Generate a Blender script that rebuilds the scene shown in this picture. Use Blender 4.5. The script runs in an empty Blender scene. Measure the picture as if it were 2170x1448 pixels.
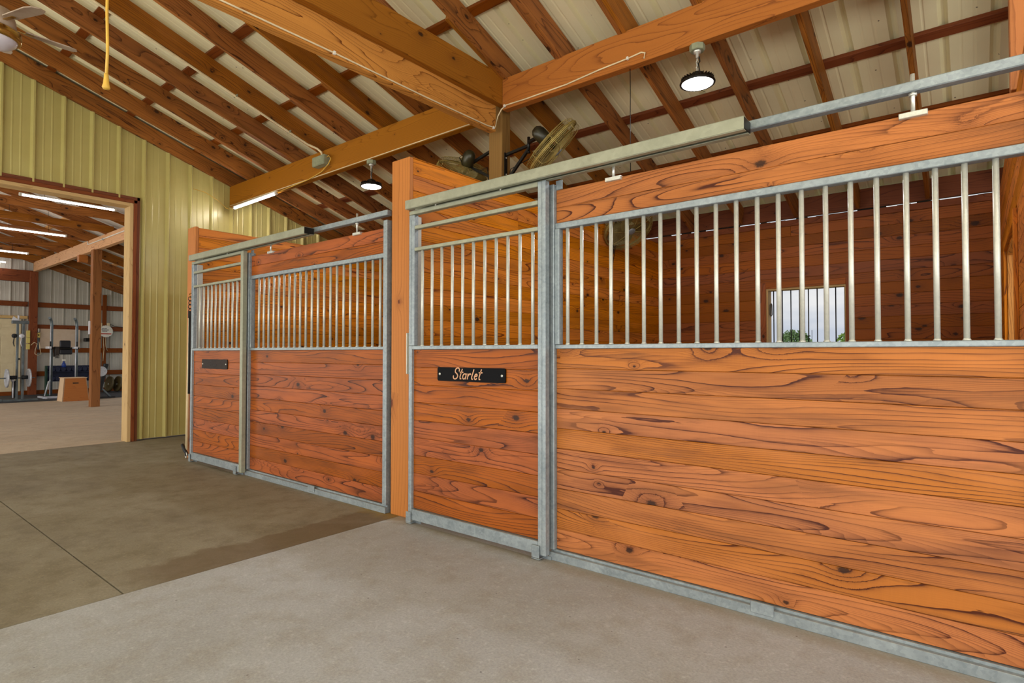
import bpy, bmesh, math, random
from mathutils import Vector, Matrix
random.seed(7)
D = bpy.data
COL = bpy.context.scene.collection
SC = bpy.context.scene
PI = math.pi

# ------------------------------------------------------------------ camera
cam_d = D.cameras.new('camera'); cam = D.objects.new('camera', cam_d); COL.objects.link(cam)
yaw, pitch, roll = math.radians(-38.861), math.radians(1.171), math.radians(0.040)
cam.location = (2.823, -2.778, 1.203)
Fv = Vector((math.sin(yaw)*math.cos(pitch), math.cos(yaw)*math.cos(pitch), math.sin(pitch)))
Rv = Vector((math.cos(yaw), -math.sin(yaw), 0)); Uv = Rv.cross(Fv)
R2 = Rv*math.cos(roll)+Uv*math.sin(roll); U2 = Uv*math.cos(roll)-Rv*math.sin(roll)
cam.rotation_euler = Matrix((R2, U2, -Fv)).transposed().to_euler()
cam_d.sensor_width = 36; cam_d.lens = 20.0766; cam_d.clip_start = 0.05; cam_d.clip_end = 400
SC.camera = cam
SC.view_settings.view_transform = 'Standard'; SC.view_settings.look = 'None'
SC.view_settings.gamma = 1; SC.view_settings.use_curve_mapping = False
SC.view_settings.exposure = 0.5

# ------------------------------------------------------------------ sky
W = D.worlds.new('sky'); SC.world = W; W.use_nodes = True
nt = W.node_tree; nt.nodes.clear()
out = nt.nodes.new('ShaderNodeOutputWorld'); bg = nt.nodes.new('ShaderNodeBackground')
tc = nt.nodes.new('ShaderNodeTexCoord'); mp = nt.nodes.new('ShaderNodeMapping'); mp.inputs['Scale'].default_value = (3, 3, 9)
nz = nt.nodes.new('ShaderNodeTexNoise'); nz.inputs['Scale'].default_value = 1.6; nz.inputs['Detail'].default_value = 5
cr = nt.nodes.new('ShaderNodeValToRGB')
cr.color_ramp.elements[0].position = .38; cr.color_ramp.elements[0].color = (.66, .72, .83, 1)
cr.color_ramp.elements[1].position = .62; cr.color_ramp.elements[1].color = (1, 1, 1, 1)
nt.links.new(tc.outputs['Generated'], mp.inputs[0]); nt.links.new(mp.outputs[0], nz.inputs[0]); nt.links.new(nz.outputs[0], cr.inputs[0])
nt.links.new(cr.outputs[0], bg.inputs[0]); nt.links.new(bg.outputs[0], out.inputs[0]); bg.inputs[1].default_value = .60

# ------------------------------------------------------------------ added daylight fill lights outside the view
def daylight(name, loc, rot, sx, sy, power, col=(1, .97, .93)):
    l = D.lights.new(name, 'AREA'); l.shape = 'RECTANGLE'; l.size = sx; l.size_y = sy; l.energy = power; l.color = col
    o = D.objects.new(name, l); COL.objects.link(o); o.location = loc; o.rotation_euler = rot
    return o
daylight('fill_daylight_side', (0.0, -7.4, .35), (math.radians(138), 0, 0), 13, 2.4, 520, (1, .98, .94))  # added fill aimed up at the roof, like bounce off bright ground
daylight('fill_daylight_end', (7.0, -2.6, 1.4), (math.radians(118), 0, math.radians(90)), 5.5, 2.6, 190)  # added fill for the daylight coming from the right
daylight('fill_daylight_gym', (-12, -7.6, 1.3), (math.radians(108), 0, 0), 9, 2.4, 230)  # added fill beside the gym, out of view

# ------------------------------------------------------------------ mesh helpers
class MB:
    def __init__(s):
        s.bm = bmesh.new(); s.uv = s.bm.loops.layers.uv.new('UVMap'); s.idl = s.bm.loops.layers.uv.new('ID')
    def _uv(s, faces, T, la, seed=None, L0=0.0):
        """u runs along axis la (of frame T), v across"""
        r = random.random() if seed is None else seed
        ou = L0 + r*41.0; ov = r*23.0; Ti = T.inverted()
        oth = [a for a in range(3) if a != la]
        R3 = Ti.to_3x3()
        for f in faces:
            n = R3 @ f.normal; na = max(range(3), key=lambda a: abs(n[a]))
            for l in f.loops:
                p = Ti @ l.vert.co
                if na == la: u, v = p[oth[0]], p[oth[1]]
                else:
                    va = [a for a in oth if a != na][0]; u, v = p[la], p[va] + (0.37 if na == oth[0] else 0)
                l[s.uv].uv = (u+ou, v+ov); l[s.idl].uv = (r, (r*7919) % 1)
    def box(s, a, b, la=None, bev=0.0, T=None, seed=None, seg=1):
        a = Vector(a); b = Vector(b); c = (a+b)/2; d = b-a
        T = T or Matrix.Identity(4)
        g = bmesh.ops.create_cube(s.bm, size=1, matrix=T @ Matrix.Translation(c) @ Matrix.Diagonal((abs(d.x), abs(d.y), abs(d.z), 1)))
        vs = g['verts']; fs = set(f for v in vs for f in v.link_faces)
        if bev > 0:
            es = set(e for v in vs for e in v.link_edges)
            r = bmesh.ops.bevel(s.bm, geom=list(es), offset=bev, segments=seg, affect='EDGES', profile=.5)
            fs = set(f for v in r['verts'] for f in v.link_faces) | set(f for f in r['faces'])
            fs = set(f for f in fs if f.is_valid)
        for f in fs: f.normal_update()
        if la is None: la = max(range(3), key=lambda i: abs(d[i]))
        s._uv(fs, T, la, seed)
        return s
    def beam(s, p, q, w, h, up=(0, 0, 1), bev=0.0, seed=None):
        """bar from p to q, width w (side), height h (along up)"""
        p = Vector(p); q = Vector(q); x = (q-p).normalized(); z = Vector(up); y = z.cross(x).normalized(); z = x.cross(y)
        T = Matrix((x, y, z)).transposed().to_4x4(); T.translation = p
        return s.box((0, -w/2, -h/2), ((q-p).length, w/2, h/2), 0, bev, T, seed)
    def cyl(s, p, q, r, r2=None, n=12, caps=True):
        p = Vector(p); q = Vector(q); d = q-p; L = d.length
        M = d.to_track_quat('Z', 'Y').to_matrix().to_4x4(); M.translation = (p+q)/2
        g = bmesh.ops.create_cone(s.bm, cap_ends=caps, segments=n, radius1=r, radius2=r if r2 is None else r2, depth=L, matrix=M)
        fs = set(f for v in g['verts'] for f in v.link_faces)
        T = d.to_track_quat('Z', 'Y').to_matrix().to_4x4(); T.translation = p
        for f in fs: f.normal_update()
        s._uv(fs, T, 2)
        for f in fs:
            if len(f.verts) == 4: f.smooth = True
        return s
    def lathe(s, prof, T=None, n=24, smooth=True):
        """prof: list of (radius, z)"""
        T = T or Matrix.Identity(4); rings = []
        for (r, z) in prof:
            if r < 1e-5: rings.append([s.bm.verts.new(T @ Vector((0, 0, z)))])
            else: rings.append([s.bm.verts.new(T @ Vector((r*math.cos(2*PI*i/n), r*math.sin(2*PI*i/n), z))) for i in range(n)])
        fs = []
        for a, b in zip(rings, rings[1:]):
            for i in range(n):
                j = (i+1) % n
                if len(a) == 1 and len(b) == 1: continue
                if len(a) == 1: vs = [a[0], b[j], b[i]]
                elif len(b) == 1: vs = [a[i], a[j], b[0]]
                else: vs = [a[i], a[j], b[j], b[i]]
                try: f = s.bm.faces.new(vs); f.smooth = smooth; fs.append(f)
                except ValueError: pass
        for f in fs: f.normal_update()
        s._uv(fs, T, 2)
        return s
    def tube(s, pts, r, n=8, closed=False):
        pts = [Vector(p) for p in pts]; N = len(pts); rings = []
        up = Vector((0.13, 0.21, 1)).normalized()
        for i, p in enumerate(pts):
            if closed: t = (pts[(i+1) % N]-pts[i-1])
            else: t = (pts[min(i+1, N-1)]-pts[max(i-1, 0)])
            t.normalize(); a = t.cross(up)
            if a.length < .05: a = t.cross(Vector((1, 0, 0)))
            a.normalize(); b = t.cross(a)
            rr = r[i] if isinstance(r, (list, tuple)) else r
            rings.append([s.bm.verts.new(p+a*rr*math.cos(2*PI*k/n)+b*rr*math.sin(2*PI*k/n)) for k in range(n)])
        fs = []
        rng = range(N) if closed else range(N-1)
        for i in rng:
            A = rings[i]; B = rings[(i+1) % N]
            for k in range(n):
                f = s.bm.faces.new([A[k], A[(k+1) % n], B[(k+1) % n], B[k]]); f.smooth = True; fs.append(f)
        if not closed:
            fs.append(s.bm.faces.new(rings[0][::-1])); fs.append(s.bm.faces.new(rings[-1]))
        for f in fs: f.normal_update()
        s._uv(fs, Matrix.Identity(4), 0)
        return s
    def poly(s, pts, la=0):
        vs = [s.bm.verts.new(Vector(p)) for p in pts]; f = s.bm.faces.new(vs); f.normal_update(); s._uv([f], Matrix.Identity(4), la, .5); return s
    def prism(s, pts, d, la=0):
        """extrude closed outline pts by vector d"""
        d = Vector(d); A = [s.bm.verts.new(Vector(p)) for p in pts]; B = [s.bm.verts.new(Vector(p)+d) for p in pts]
        fs = [s.bm.faces.new(A[::-1]), s.bm.faces.new(B)]
        for i in range(len(A)):
            j = (i+1) % len(A); fs.append(s.bm.faces.new([A[i], A[j], B[j], B[i]]))
        for f in fs: f.normal_update()
        s._uv(fs, Matrix.Identity(4), la)
        return s
    def make(s, name, mat, parent=None, origin=None):
        bmesh.ops.recalc_face_normals(s.bm, faces=s.bm.faces[:])
        me = D.meshes.new(name)
        if origin is None and parent is None:
            xs = [v.co for v in s.bm.verts]
            origin = Vector((sum(min(xs, key=lambda v: v[i])[i] for _ in (0,))+max(xs, key=lambda v: v[i])[i] for i in (0,)) if False else (0, 0, 0))
            mn = [min(v[i] for v in xs) for i in range(3)]; mx = [max(v[i] for v in xs) for i in range(3)]
            origin = Vector(((mn[0]+mx[0])/2, (mn[1]+mx[1])/2, mn[2]))
        if parent is not None: origin = parent.matrix_world_loc if hasattr(parent, 'matrix_world_loc') else WL(parent)
        for v in s.bm.verts: v.co -= origin
        s.bm.to_mesh(me); s.bm.free(); me.materials.append(mat)
        o = D.objects.new(name, me); COL.objects.link(o)
        if parent is not None: o.parent = parent; o.location = (0, 0, 0)
        else: o.location = origin
        return o
def WL(o):
    v = Vector((0, 0, 0))
    while o is not None: v += o.location; o = o.parent
    return v
def tag(o, label, cat, group=None, kind=None):
    o['label'] = label; o['category'] = cat
    if group: o['group'] = group
    if kind: o['kind'] = kind
    return o
def thing(name, loc, label, cat, group=None):
    o = D.objects.new(name, None); COL.objects.link(o); o.location = loc; o.empty_display_size = .1
    return tag(o, label, cat, group)
def struct(o): o['kind'] = 'structure'; return o
ORD = ['first', 'second', 'third', 'fourth', 'fifth', 'sixth', 'seventh', 'eighth', 'ninth', 'tenth', 'eleventh', 'twelfth', 'thirteenth', 'fourteenth', 'fifteenth', 'sixteenth', 'seventeenth', 'eighteenth', 'nineteenth', 'twentieth', 'twenty-first', 'twenty-second']

# ------------------------------------------------------------------ materials
def srgb(r, g, b):
    f = lambda c: (c/255/12.92) if c/255 <= .04045 else ((c/255+.055)/1.055)**2.4
    return (f(r), f(g), f(b), 1)
class NT:
    def __init__(s, name):
        s.m = D.materials.new(name); s.m.use_nodes = True; s.t = s.m.node_tree; s.b = s.t.nodes['Principled BSDF']
    def n(s, typ, **kw):
        x = s.t.nodes.new('ShaderNode'+typ)
        for k, v in kw.items():
            if k in x.inputs: x.inputs[k].default_value = v
            else: setattr(x, k, v)
        return x
    def l(s, a, b): s.t.links.new(a, b)
    def math(s, op, a, b=None, c=None, clamp=False):
        x = s.t.nodes.new('ShaderNodeMath'); x.operation = op; x.use_clamp = clamp
        for i, v in enumerate((a, b, c)):
            if v is None: continue
            if isinstance(v, (int, float)): x.inputs[i].default_value = v
            else: s.l(v, x.inputs[i])
        return x.outputs[0]
    def mix(s, f, a, b, blend='MIX'):
        x = s.t.nodes.new('ShaderNodeMix'); x.data_type = 'RGBA'; x.blend_type = blend
        for i, v in ((0, f), (6, a), (7, b)):
            if isinstance(v, (int, float, tuple)): x.inputs[i].default_value = v
            else: s.l(v, x.inputs[i])
        return x.outputs[2]
    def vec(s, x, y, z=0.0):
        c = s.t.nodes.new('ShaderNodeCombineXYZ')
        for i, v in enumerate((x, y, z)):
            if isinstance(v, (int, float)): c.inputs[i].default_value = v
            else: s.l(v, c.inputs[i])
        return c.outputs[0]
    def noise(s, v, scale=1.0, detail=2.0, rough=.5, dist=0.0):
        x = s.t.nodes.new('ShaderNodeTexNoise'); x.inputs['Scale'].default_value = scale; x.inputs['Detail'].default_value = detail
        x.inputs['Roughness'].default_value = rough; x.inputs['Distortion'].default_value = dist
        s.l(v, x.inputs['Vector']); return x.outputs[0]
    def ramp(s, v, a, b, clamp=True):
        x = s.t.nodes.new('ShaderNodeMapRange'); x.inputs[1].default_value = a; x.inputs[2].default_value = b; x.clamp = clamp
        s.l(v, x.inputs[0]); return x.outputs[0]

def wood(name, light, dark, knot=(40, 20, 10), rings=6.0, ringamt=.7, knots=.35, rough=.55, tint=.25, aniso=1.0, redder=None, ks=1.0, fine=.35, stain=.0, kb=.018):
    k = NT(name); uvn = k.n('UVMap', uv_map='UVMap'); idn = k.n('UVMap', uv_map='ID')
    sp = k.n('SeparateXYZ'); k.l(uvn.outputs[0], sp.inputs[0]); u, v = sp.outputs[0], sp.outputs[1]
    si = k.n('SeparateXYZ'); k.l(idn.outputs[0], si.inputs[0]); r1, r2 = si.outputs[0], si.outputs[1]
    # knots: round in real space, only some cells hold one
    vo = k.n('TexVoronoi', voronoi_dimensions='2D', Scale=4.2/ks, Randomness=1.0); k.l(k.vec(k.math('MULTIPLY', u, .62), v), vo.inputs['Vector'])
    sc = k.n('SeparateColor'); k.l(vo.outputs['Color'], sc.inputs[0])
    keep = k.math('LESS_THAN', sc.outputs[0], knots)
    size = k.math('MULTIPLY_ADD', k.math('POWER', sc.outputs[1], 2.0), .075, kb)
    dd = k.math('DIVIDE', vo.outputs['Distance'], size)
    wob = k.noise(k.vec(k.math('MULTIPLY', u, 70), k.math('MULTIPLY', v, 70)), 1, 4, .7)
    dd = k.math('ADD', dd, k.math('MULTIPLY', k.math('SUBTRACT', wob, .5), 1.1))
    core = k.math('MULTIPLY', k.math('SUBTRACT', 1.0, k.ramp(dd, .55, 1.0)), keep)
    infl = k.math('MULTIPLY', k.math('EXPONENT', k.math('MULTIPLY', k.math('POWER', k.math('MULTIPLY', dd, .33), 2.0), -1.0)), keep)
    # cathedral growth rings = contour lines of a stretched smooth field; each ring darkens slowly and ends sharply
    f = k.noise(k.vec(k.math('MULTIPLY', u, .60*aniso), k.math('MULTIPLY', v, 5.6), r2), 1, 1.2, .35)
    f2 = k.noise(k.vec(k.math('MULTIPLY', u, 4), k.math('MULTIPLY', v, 22)), 1, 3, .55)
    g = k.math('ADD', k.math('MULTIPLY', f, rings*3.6), k.math('MULTIPLY', v, k.math('MULTIPLY_ADD', k.math('MULTIPLY', r1, r1), 70.0, 4.0)))
    g = k.math('ADD', g, k.math('MULTIPLY', infl, 1.7)); g = k.math('ADD', g, k.math('MULTIPLY', f2, .45))
    fr = k.math('FRACT', g); s_ = k.math('MULTIPLY', k.math('ADD', k.math('MULTIPLY', k.math('POWER', fr, 12.0), 1.25), k.math('MULTIPLY', k.math('POWER', fr, 3.0), .2)), k.math('SUBTRACT', 1.0, k.ramp(fr, .975, 1.0)))
    g3 = k.math('FRACT', k.math('ADD', k.math('MULTIPLY', g, 2.7), k.math('MULTIPLY', v, 90.0))); s3 = k.math('MULTIPLY', k.math('POWER', g3, 3.0), .5)
    fib = k.noise(k.vec(k.math('MULTIPLY', u, 5), k.math('MULTIPLY', v, 380)), 1, 3, .6)
    amt = k.noise(k.vec(k.math('MULTIPLY', u, .8), k.math('MULTIPLY', v, 8), r1), 1, 1)
    amt = k.ramp(amt, .36, .6)
    ln = k.math('ADD', k.math('MULTIPLY', s_, k.math('MULTIPLY_ADD', amt, .7, .6)), k.math('MULTIPLY', s3, k.math('SUBTRACT', 1.1, amt)))
    hatch = k.noise(k.vec(k.math('MULTIPLY', u, 170), k.math('MULTIPLY', v, 9)), 1, 2, .5)
    fib = k.math('ADD', k.math('MULTIPLY', fib, .72), k.math('MULTIPLY', hatch, .26))
    mixf = k.math('ADD', k.math('MULTIPLY', ln, ringamt), k.math('MULTIPLY', k.math('SUBTRACT', fib, .42), fine), clamp=True)
    c = k.mix(mixf, srgb(*light), srgb(*dark))
    # board to board tint
    t = k.math('MULTIPLY_ADD', r2, tint, 1-tint*.5); hs = k.n('HueSaturation'); k.l(c, hs.inputs['Color']); k.l(t, hs.inputs['Value'])
    k.l(k.math('MULTIPLY_ADD', r1, .007, .4985), hs.inputs['Hue']); k.l(k.math('MULTIPLY_ADD', r1, .10, .97), hs.inputs['Saturation'])
    c = hs.outputs[0]
    if stain:
        st = k.noise(k.vec(k.math('MULTIPLY', u, 2.2), k.math('MULTIPLY', v, 16), r2), 1, 3, .6)
        c = k.mix(k.math('MULTIPLY', k.ramp(st, .50, .72), stain), c, k.mix(.75, c, srgb(*dark), 'MIX'))
        st2 = k.noise(k.vec(k.math('MULTIPLY', u, 3.5), k.math('MULTIPLY', v, 26), r1), 1, 5, .7)
        c = k.mix(k.math('MULTIPLY', k.ramp(st2, .60, .78), stain*1.3), c, srgb(74, 44, 28))
        bl = k.noise(k.vec(k.math('MULTIPLY', u, 1.6), k.math('MULTIPLY', v, 7), r1), 1, 2, .5); c = k.mix(k.math('MULTIPLY', k.ramp(bl, .48, .72), .5), c, srgb(min(255, int(light[0]*1.12)), int(light[1]*1.15), int(light[2]*1.12)))
        bd = k.noise(k.vec(k.math('MULTIPLY', u, 1.1), k.math('MULTIPLY', v, 14), r2), 1, 3, .6); c = k.mix(k.math('MULTIPLY', k.ramp(bd, .52, .70), .45), c, srgb(*[int(x*.62) for x in light]))
    c = k.mix(k.math('MULTIPLY', infl, .35), c, srgb(*dark)); c = k.mix(k.math('MULTIPLY', core, .9), c, srgb(*knot))
    k.l(c, k.b.inputs['Base Color']); k.b.inputs['Roughness'].default_value = rough; k.b.inputs['Specular IOR Level'].default_value = .22
    bp = k.n('Bump', Strength=.12, Distance=.004); k.l(k.math('ADD', k.math('MULTIPLY', mixf, -.6), k.math('MULTIPLY', fib, .6)), bp.inputs['Height']); k.l(bp.outputs[0], k.b.inputs['Normal'])
    return k.m
def metal(name, c1, c2, rough=.42, met=.55, scale=22, bump=.1):
    k = NT(name); tc = k.n('TexCoord'); o = tc.outputs['Object']
    a = k.noise(o, scale, 4, .6); b = k.noise(o, 3, 3, .6)
    vo = k.n('TexVoronoi', Scale=scale*3.6); k.l(o, vo.inputs['Vector']); sc = k.n('SeparateColor'); k.l(vo.outputs['Color'], sc.inputs[0])
    f = k.math('ADD', k.math('MULTIPLY', sc.outputs[0], .15), k.math('ADD', k.math('MULTIPLY', a, .45), k.math('MULTIPLY', b, .5)))
    c = k.mix(k.ramp(f, .35, .85), srgb(*c1), srgb(*c2)); k.l(c, k.b.inputs['Base Color'])
    k.b.inputs['Metallic'].default_value = met
    k.l(k.math('MULTIPLY_ADD', a, .25, rough-.12), k.b.inputs['Roughness'])
    bp = k.n('Bump', Strength=bump, Distance=.002); k.l(a, bp.inputs['Height']); k.l(bp.outputs[0], k.b.inputs['Normal'])
    return k.m
def paint(name, c1, c2=None, rough=.5, met=0.0, scale=6.0, spots=0.0, spot=(60, 45, 20), aniso=(1, 1, 1), spec=.5):
    k = NT(name); tc = k.n('TexCoord'); mp = k.n('Mapping'); mp.inputs['Scale'].default_value = aniso; k.l(tc.outputs['Object'], mp.inputs[0]); o = mp.outputs[0]
    c2 = c2 or tuple(int(x*.88) for x in c1)
    c = k.mix(k.ramp(k.noise(o, scale, 4, .6), .35, .7), srgb(*c1), srgb(*c2))
    if spots:
        vo = k.n('TexVoronoi', Scale=14); k.l(tc.outputs['Object'], vo.inputs['Vector']); sc = k.n('SeparateColor'); k.l(vo.outputs['Color'], sc.inputs[0])
        m = k.math('MULTIPLY', k.math('LESS_THAN', vo.outputs['Distance'], .1), k.math('LESS_THAN', sc.outputs[0], spots)); c = k.mix(k.math('MULTIPLY', m, .8), c, srgb(*spot))
    k.l(c, k.b.inputs['Base Color']); k.b.inputs['Roughness'].default_value = rough; k.b.inputs['Metallic'].default_value = met; k.b.inputs['Specular IOR Level'].default_value = spec
    return k.m
def glow(name, col, strength):
    k = NT(name); k.b.inputs['Emission Color'].default_value = (*col, 1); k.b.inputs['Emission Strength'].default_value = strength
    k.b.inputs['Base Color'].default_value = (.8, .8, .8, 1); return k.m

M = {}
M['front_door'] = wood('stained_pine_door', (164, 86, 34), (62, 20, 5), rings=4.4, ringamt=1.15, knots=.34, rough=.45, tint=.26, stain=.5)
M['front'] = wood('stained_pine_front', (178, 107, 57), (74, 28, 8), rings=4.4, ringamt=1.25, knots=.30, rough=.45, tint=.26, stain=.5)
M['front_red'] = wood('stained_pine_red', (160, 82, 32), (60, 22, 6), rings=4.4, ringamt=1.1, knots=.55, rough=.42, tint=.24, stain=.45)
M['inner'] = wood('pine_divider', (208, 122, 40), (104, 46, 10), rings=4, ringamt=1.15, knots=.55, kb=.03, stain=.3, rough=.55, tint=.3)
M['back'] = wood('pine_back_wall', (150, 80, 32), (76, 32, 10), rings=3, ringamt=.9, knots=.7, kb=.045, rough=.55, tint=.32, ks=1.1)
M['post'] = wood('pine_post', (188, 118, 64), (116, 60, 26), knot=(84, 30, 14), rings=1.4, ringamt=.45, knots=.42, kb=.05, ks=.9, rough=.5, tint=.08)
M['rafter'] = wood('rafter_timber', (154, 94, 42), (72, 34, 10), rings=3, ringamt=1.1, knots=.55, kb=.05, stain=.45, rough=.6, tint=.35)
M['purlin'] = wood('purlin_timber', (122, 62, 26), (70, 28, 10), rings=4, ringamt=.7, knots=.5, rough=.6, tint=.25)
M['beam'] = wood('beam_timber', (170, 102, 42), (112, 58, 24), rings=5, ringamt=.65, knots=.35, rough=.55, tint=.15)
M['beam_light'] = wood('beam_light_timber', (206, 140, 68), (112, 58, 20), rings=6, ringamt=.9, knots=.35, rough=.55, tint=.1)
M['gympost'] = wood('gym_post_timber', (150, 96, 50), (96, 54, 20), rings=3, ringamt=.7, knots=.2, rough=.6, tint=.05)
M['beam_yellow'] = wood('yellow_beam_timber', (156, 98, 40), (100, 54, 16), rings=5, ringamt=.65, knots=.25, rough=.55, tint=.1)
M['beam_pale'] = wood('pale_gym_beam', (214, 164, 116), (160, 104, 62), rings=5, ringamt=.7, knots=.3, rough=.6, tint=.1)
M['old'] = wood('weathered_post', (140, 104, 56), (86, 52, 24), rings=3, ringamt=.7, knots=.2, rough=.7, tint=.1, aniso=.6)
M['raw'] = wood('raw_lumber', (196, 164, 116), (150, 112, 70), rings=4, ringamt=.5, knots=.3, rough=.65, tint=.1)
M['casing'] = wood('brown_casing', (112, 62, 36), (70, 34, 18), rings=3, ringamt=.5, knots=.2, rough=.55, tint=.1)
M['ply'] = wood('box_plywood', (176, 108, 56), (130, 70, 32), rings=5, ringamt=.6, knots=.0, rough=.5, tint=.0)
M['plyl'] = wood('box_plywood_pale', (222, 192, 160), (190, 150, 116), rings=3, ringamt=.4, knots=.0, rough=.5, tint=.0)
M['galv'] = metal('galvanized_steel', (120, 130, 134), (168, 176, 178), rough=.45, met=.45)
M['galvg'] = metal('galvanized_track', (138, 140, 120), (164, 164, 142), rough=.45, met=.35, scale=12)
M['bar'] = metal('galvanized_bar', (186, 186, 176), (212, 210, 196), rough=.4, met=.35, scale=30)
M['zinc'] = metal('zinc_bolt', (190, 190, 180), (225, 225, 215), rough=.35, met=.6, scale=40)
M['dsteel'] = paint('dark_steel', (36, 34, 30), (24, 22, 20), .4, .6)
M['black'] = paint('black_enamel', (8, 8, 11), (5, 5, 8), .6, 0, spec=.12)
M['brownplate'] = paint('dark_bronze_plate', (44, 33, 26), (32, 22, 15), .55, 0, 20, spec=.2)
M['groove'] = paint('engraved_letters', (16, 10, 6), None, .6)
M['tan'] = paint('cut_out_letters', (214, 160, 120), None, .6)
M['cage'] = paint('dusty_fan_cage', (176, 156, 88), (140, 120, 62), .55, .3, 30)
M['blade'] = paint('dusty_fan_blade', (180, 170, 120), (140, 120, 70), .5, .3, 8)
M['motor'] = paint('black_motor', (20, 20, 18), (66, 60, 30), .35, .2, 5)
M['green'] = paint('olive_metal_siding', (186, 175, 110), (176, 163, 98), .30, .05, 1.5, spots=.0)
M['roof'] = paint('cream_roof_metal', (240, 232, 192), (230, 220, 176), .45, .05, 1.2, spots=.16, spot=(70, 60, 36))
M['roofgrey'] = paint('white_roof_metal', (226, 220, 210), (214, 208, 198), .4, .05, 1.2)
M['grey'] = paint('pale_grey_siding', (186, 180, 168), (172, 166, 154), .42, .05, 1.5)
M['white'] = paint('white_plastic', (226, 222, 210), (214, 208, 194), .45)
M['cream'] = paint('cream_cable', (232, 212, 170), None, .5)
M['yellow'] = paint('yellow_cord', (222, 176, 70), None, .5)
M['yellowbox'] = paint('yellow_power_strip', (216, 196, 110), (200, 178, 96), .5)
M['jbox'] = paint('grey_green_junction_box', (150, 154, 126), (132, 138, 112), .5, .1, 18)
M['brass'] = paint('brass', (196, 158, 78), (150, 106, 40), .22, .85, 14)
M['dome'] = paint('frosted_dome', (206, 200, 206), (190, 184, 194), .35)
M['fanblade'] = paint('pale_fan_blade', (168, 150, 130), (146, 124, 104), .5)
M['rope'] = paint('black_rope', (22, 20, 20), None, .8)
M['strap'] = paint('cream_pole', (226, 206, 166), (212, 190, 150), .6)
M['rubber'] = paint('rubber_mat', (58, 60, 64), (46, 48, 52), .75, 0, 30)
M['blackrub'] = paint('black_rubber', (22, 24, 28), (14, 16, 20), .6)
M['gymsteel'] = paint('gym_grey_steel', (112, 122, 126), (84, 92, 96), .35, .4)
M['gymwhite'] = paint('gym_pale_steel', (226, 228, 236), (206, 208, 216), .35, .2)
M['plate'] = paint('grey_weight_plate', (196, 198, 204), (160, 162, 170), .4, .2, 20)
M['navy'] = paint('navy_rack', (26, 34, 66), (16, 22, 44), .5)
M['dkgreen'] = paint('dark_green_frame', (20, 62, 44), (14, 48, 34), .5)
M['blue'] = paint('blue_plastic', (40, 70, 150), (28, 50, 120), .35)
M['pad'] = paint('black_vinyl_pad', (20, 22, 32), (14, 16, 24), .45)
M['leather'] = paint('brown_leather_belt', (54, 42, 34), (38, 28, 22), .5)
M['bumper'] = paint('olive_bumper_plate', (98, 84, 44), (70, 60, 34), .5, 0, 20)
M['door'] = paint('cream_door_paint', (214, 198, 160), (206, 188, 150), .5)
M['board'] = paint('tan_board', (206, 184, 160), (198, 172, 146), .6)
M['red'] = paint('red_print', (196, 96, 84), None, .5)
M['navyprint'] = paint('navy_print', (46, 40, 66), None, .5)
M['lens'] = glow('lamp_lens', (.97, .97, 1.0), 170)
M['tubeglow'] = glow('tube_light_glow', (1.0, .95, .93), 55)
M['fillglow'] = glow('fill_tube_glow', (1.0, .97, .95), 60)  # glow of the added fill tubes
M['gymglow'] = glow('gym_tube_glow', (1.0, .96, .98), 18)

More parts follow.
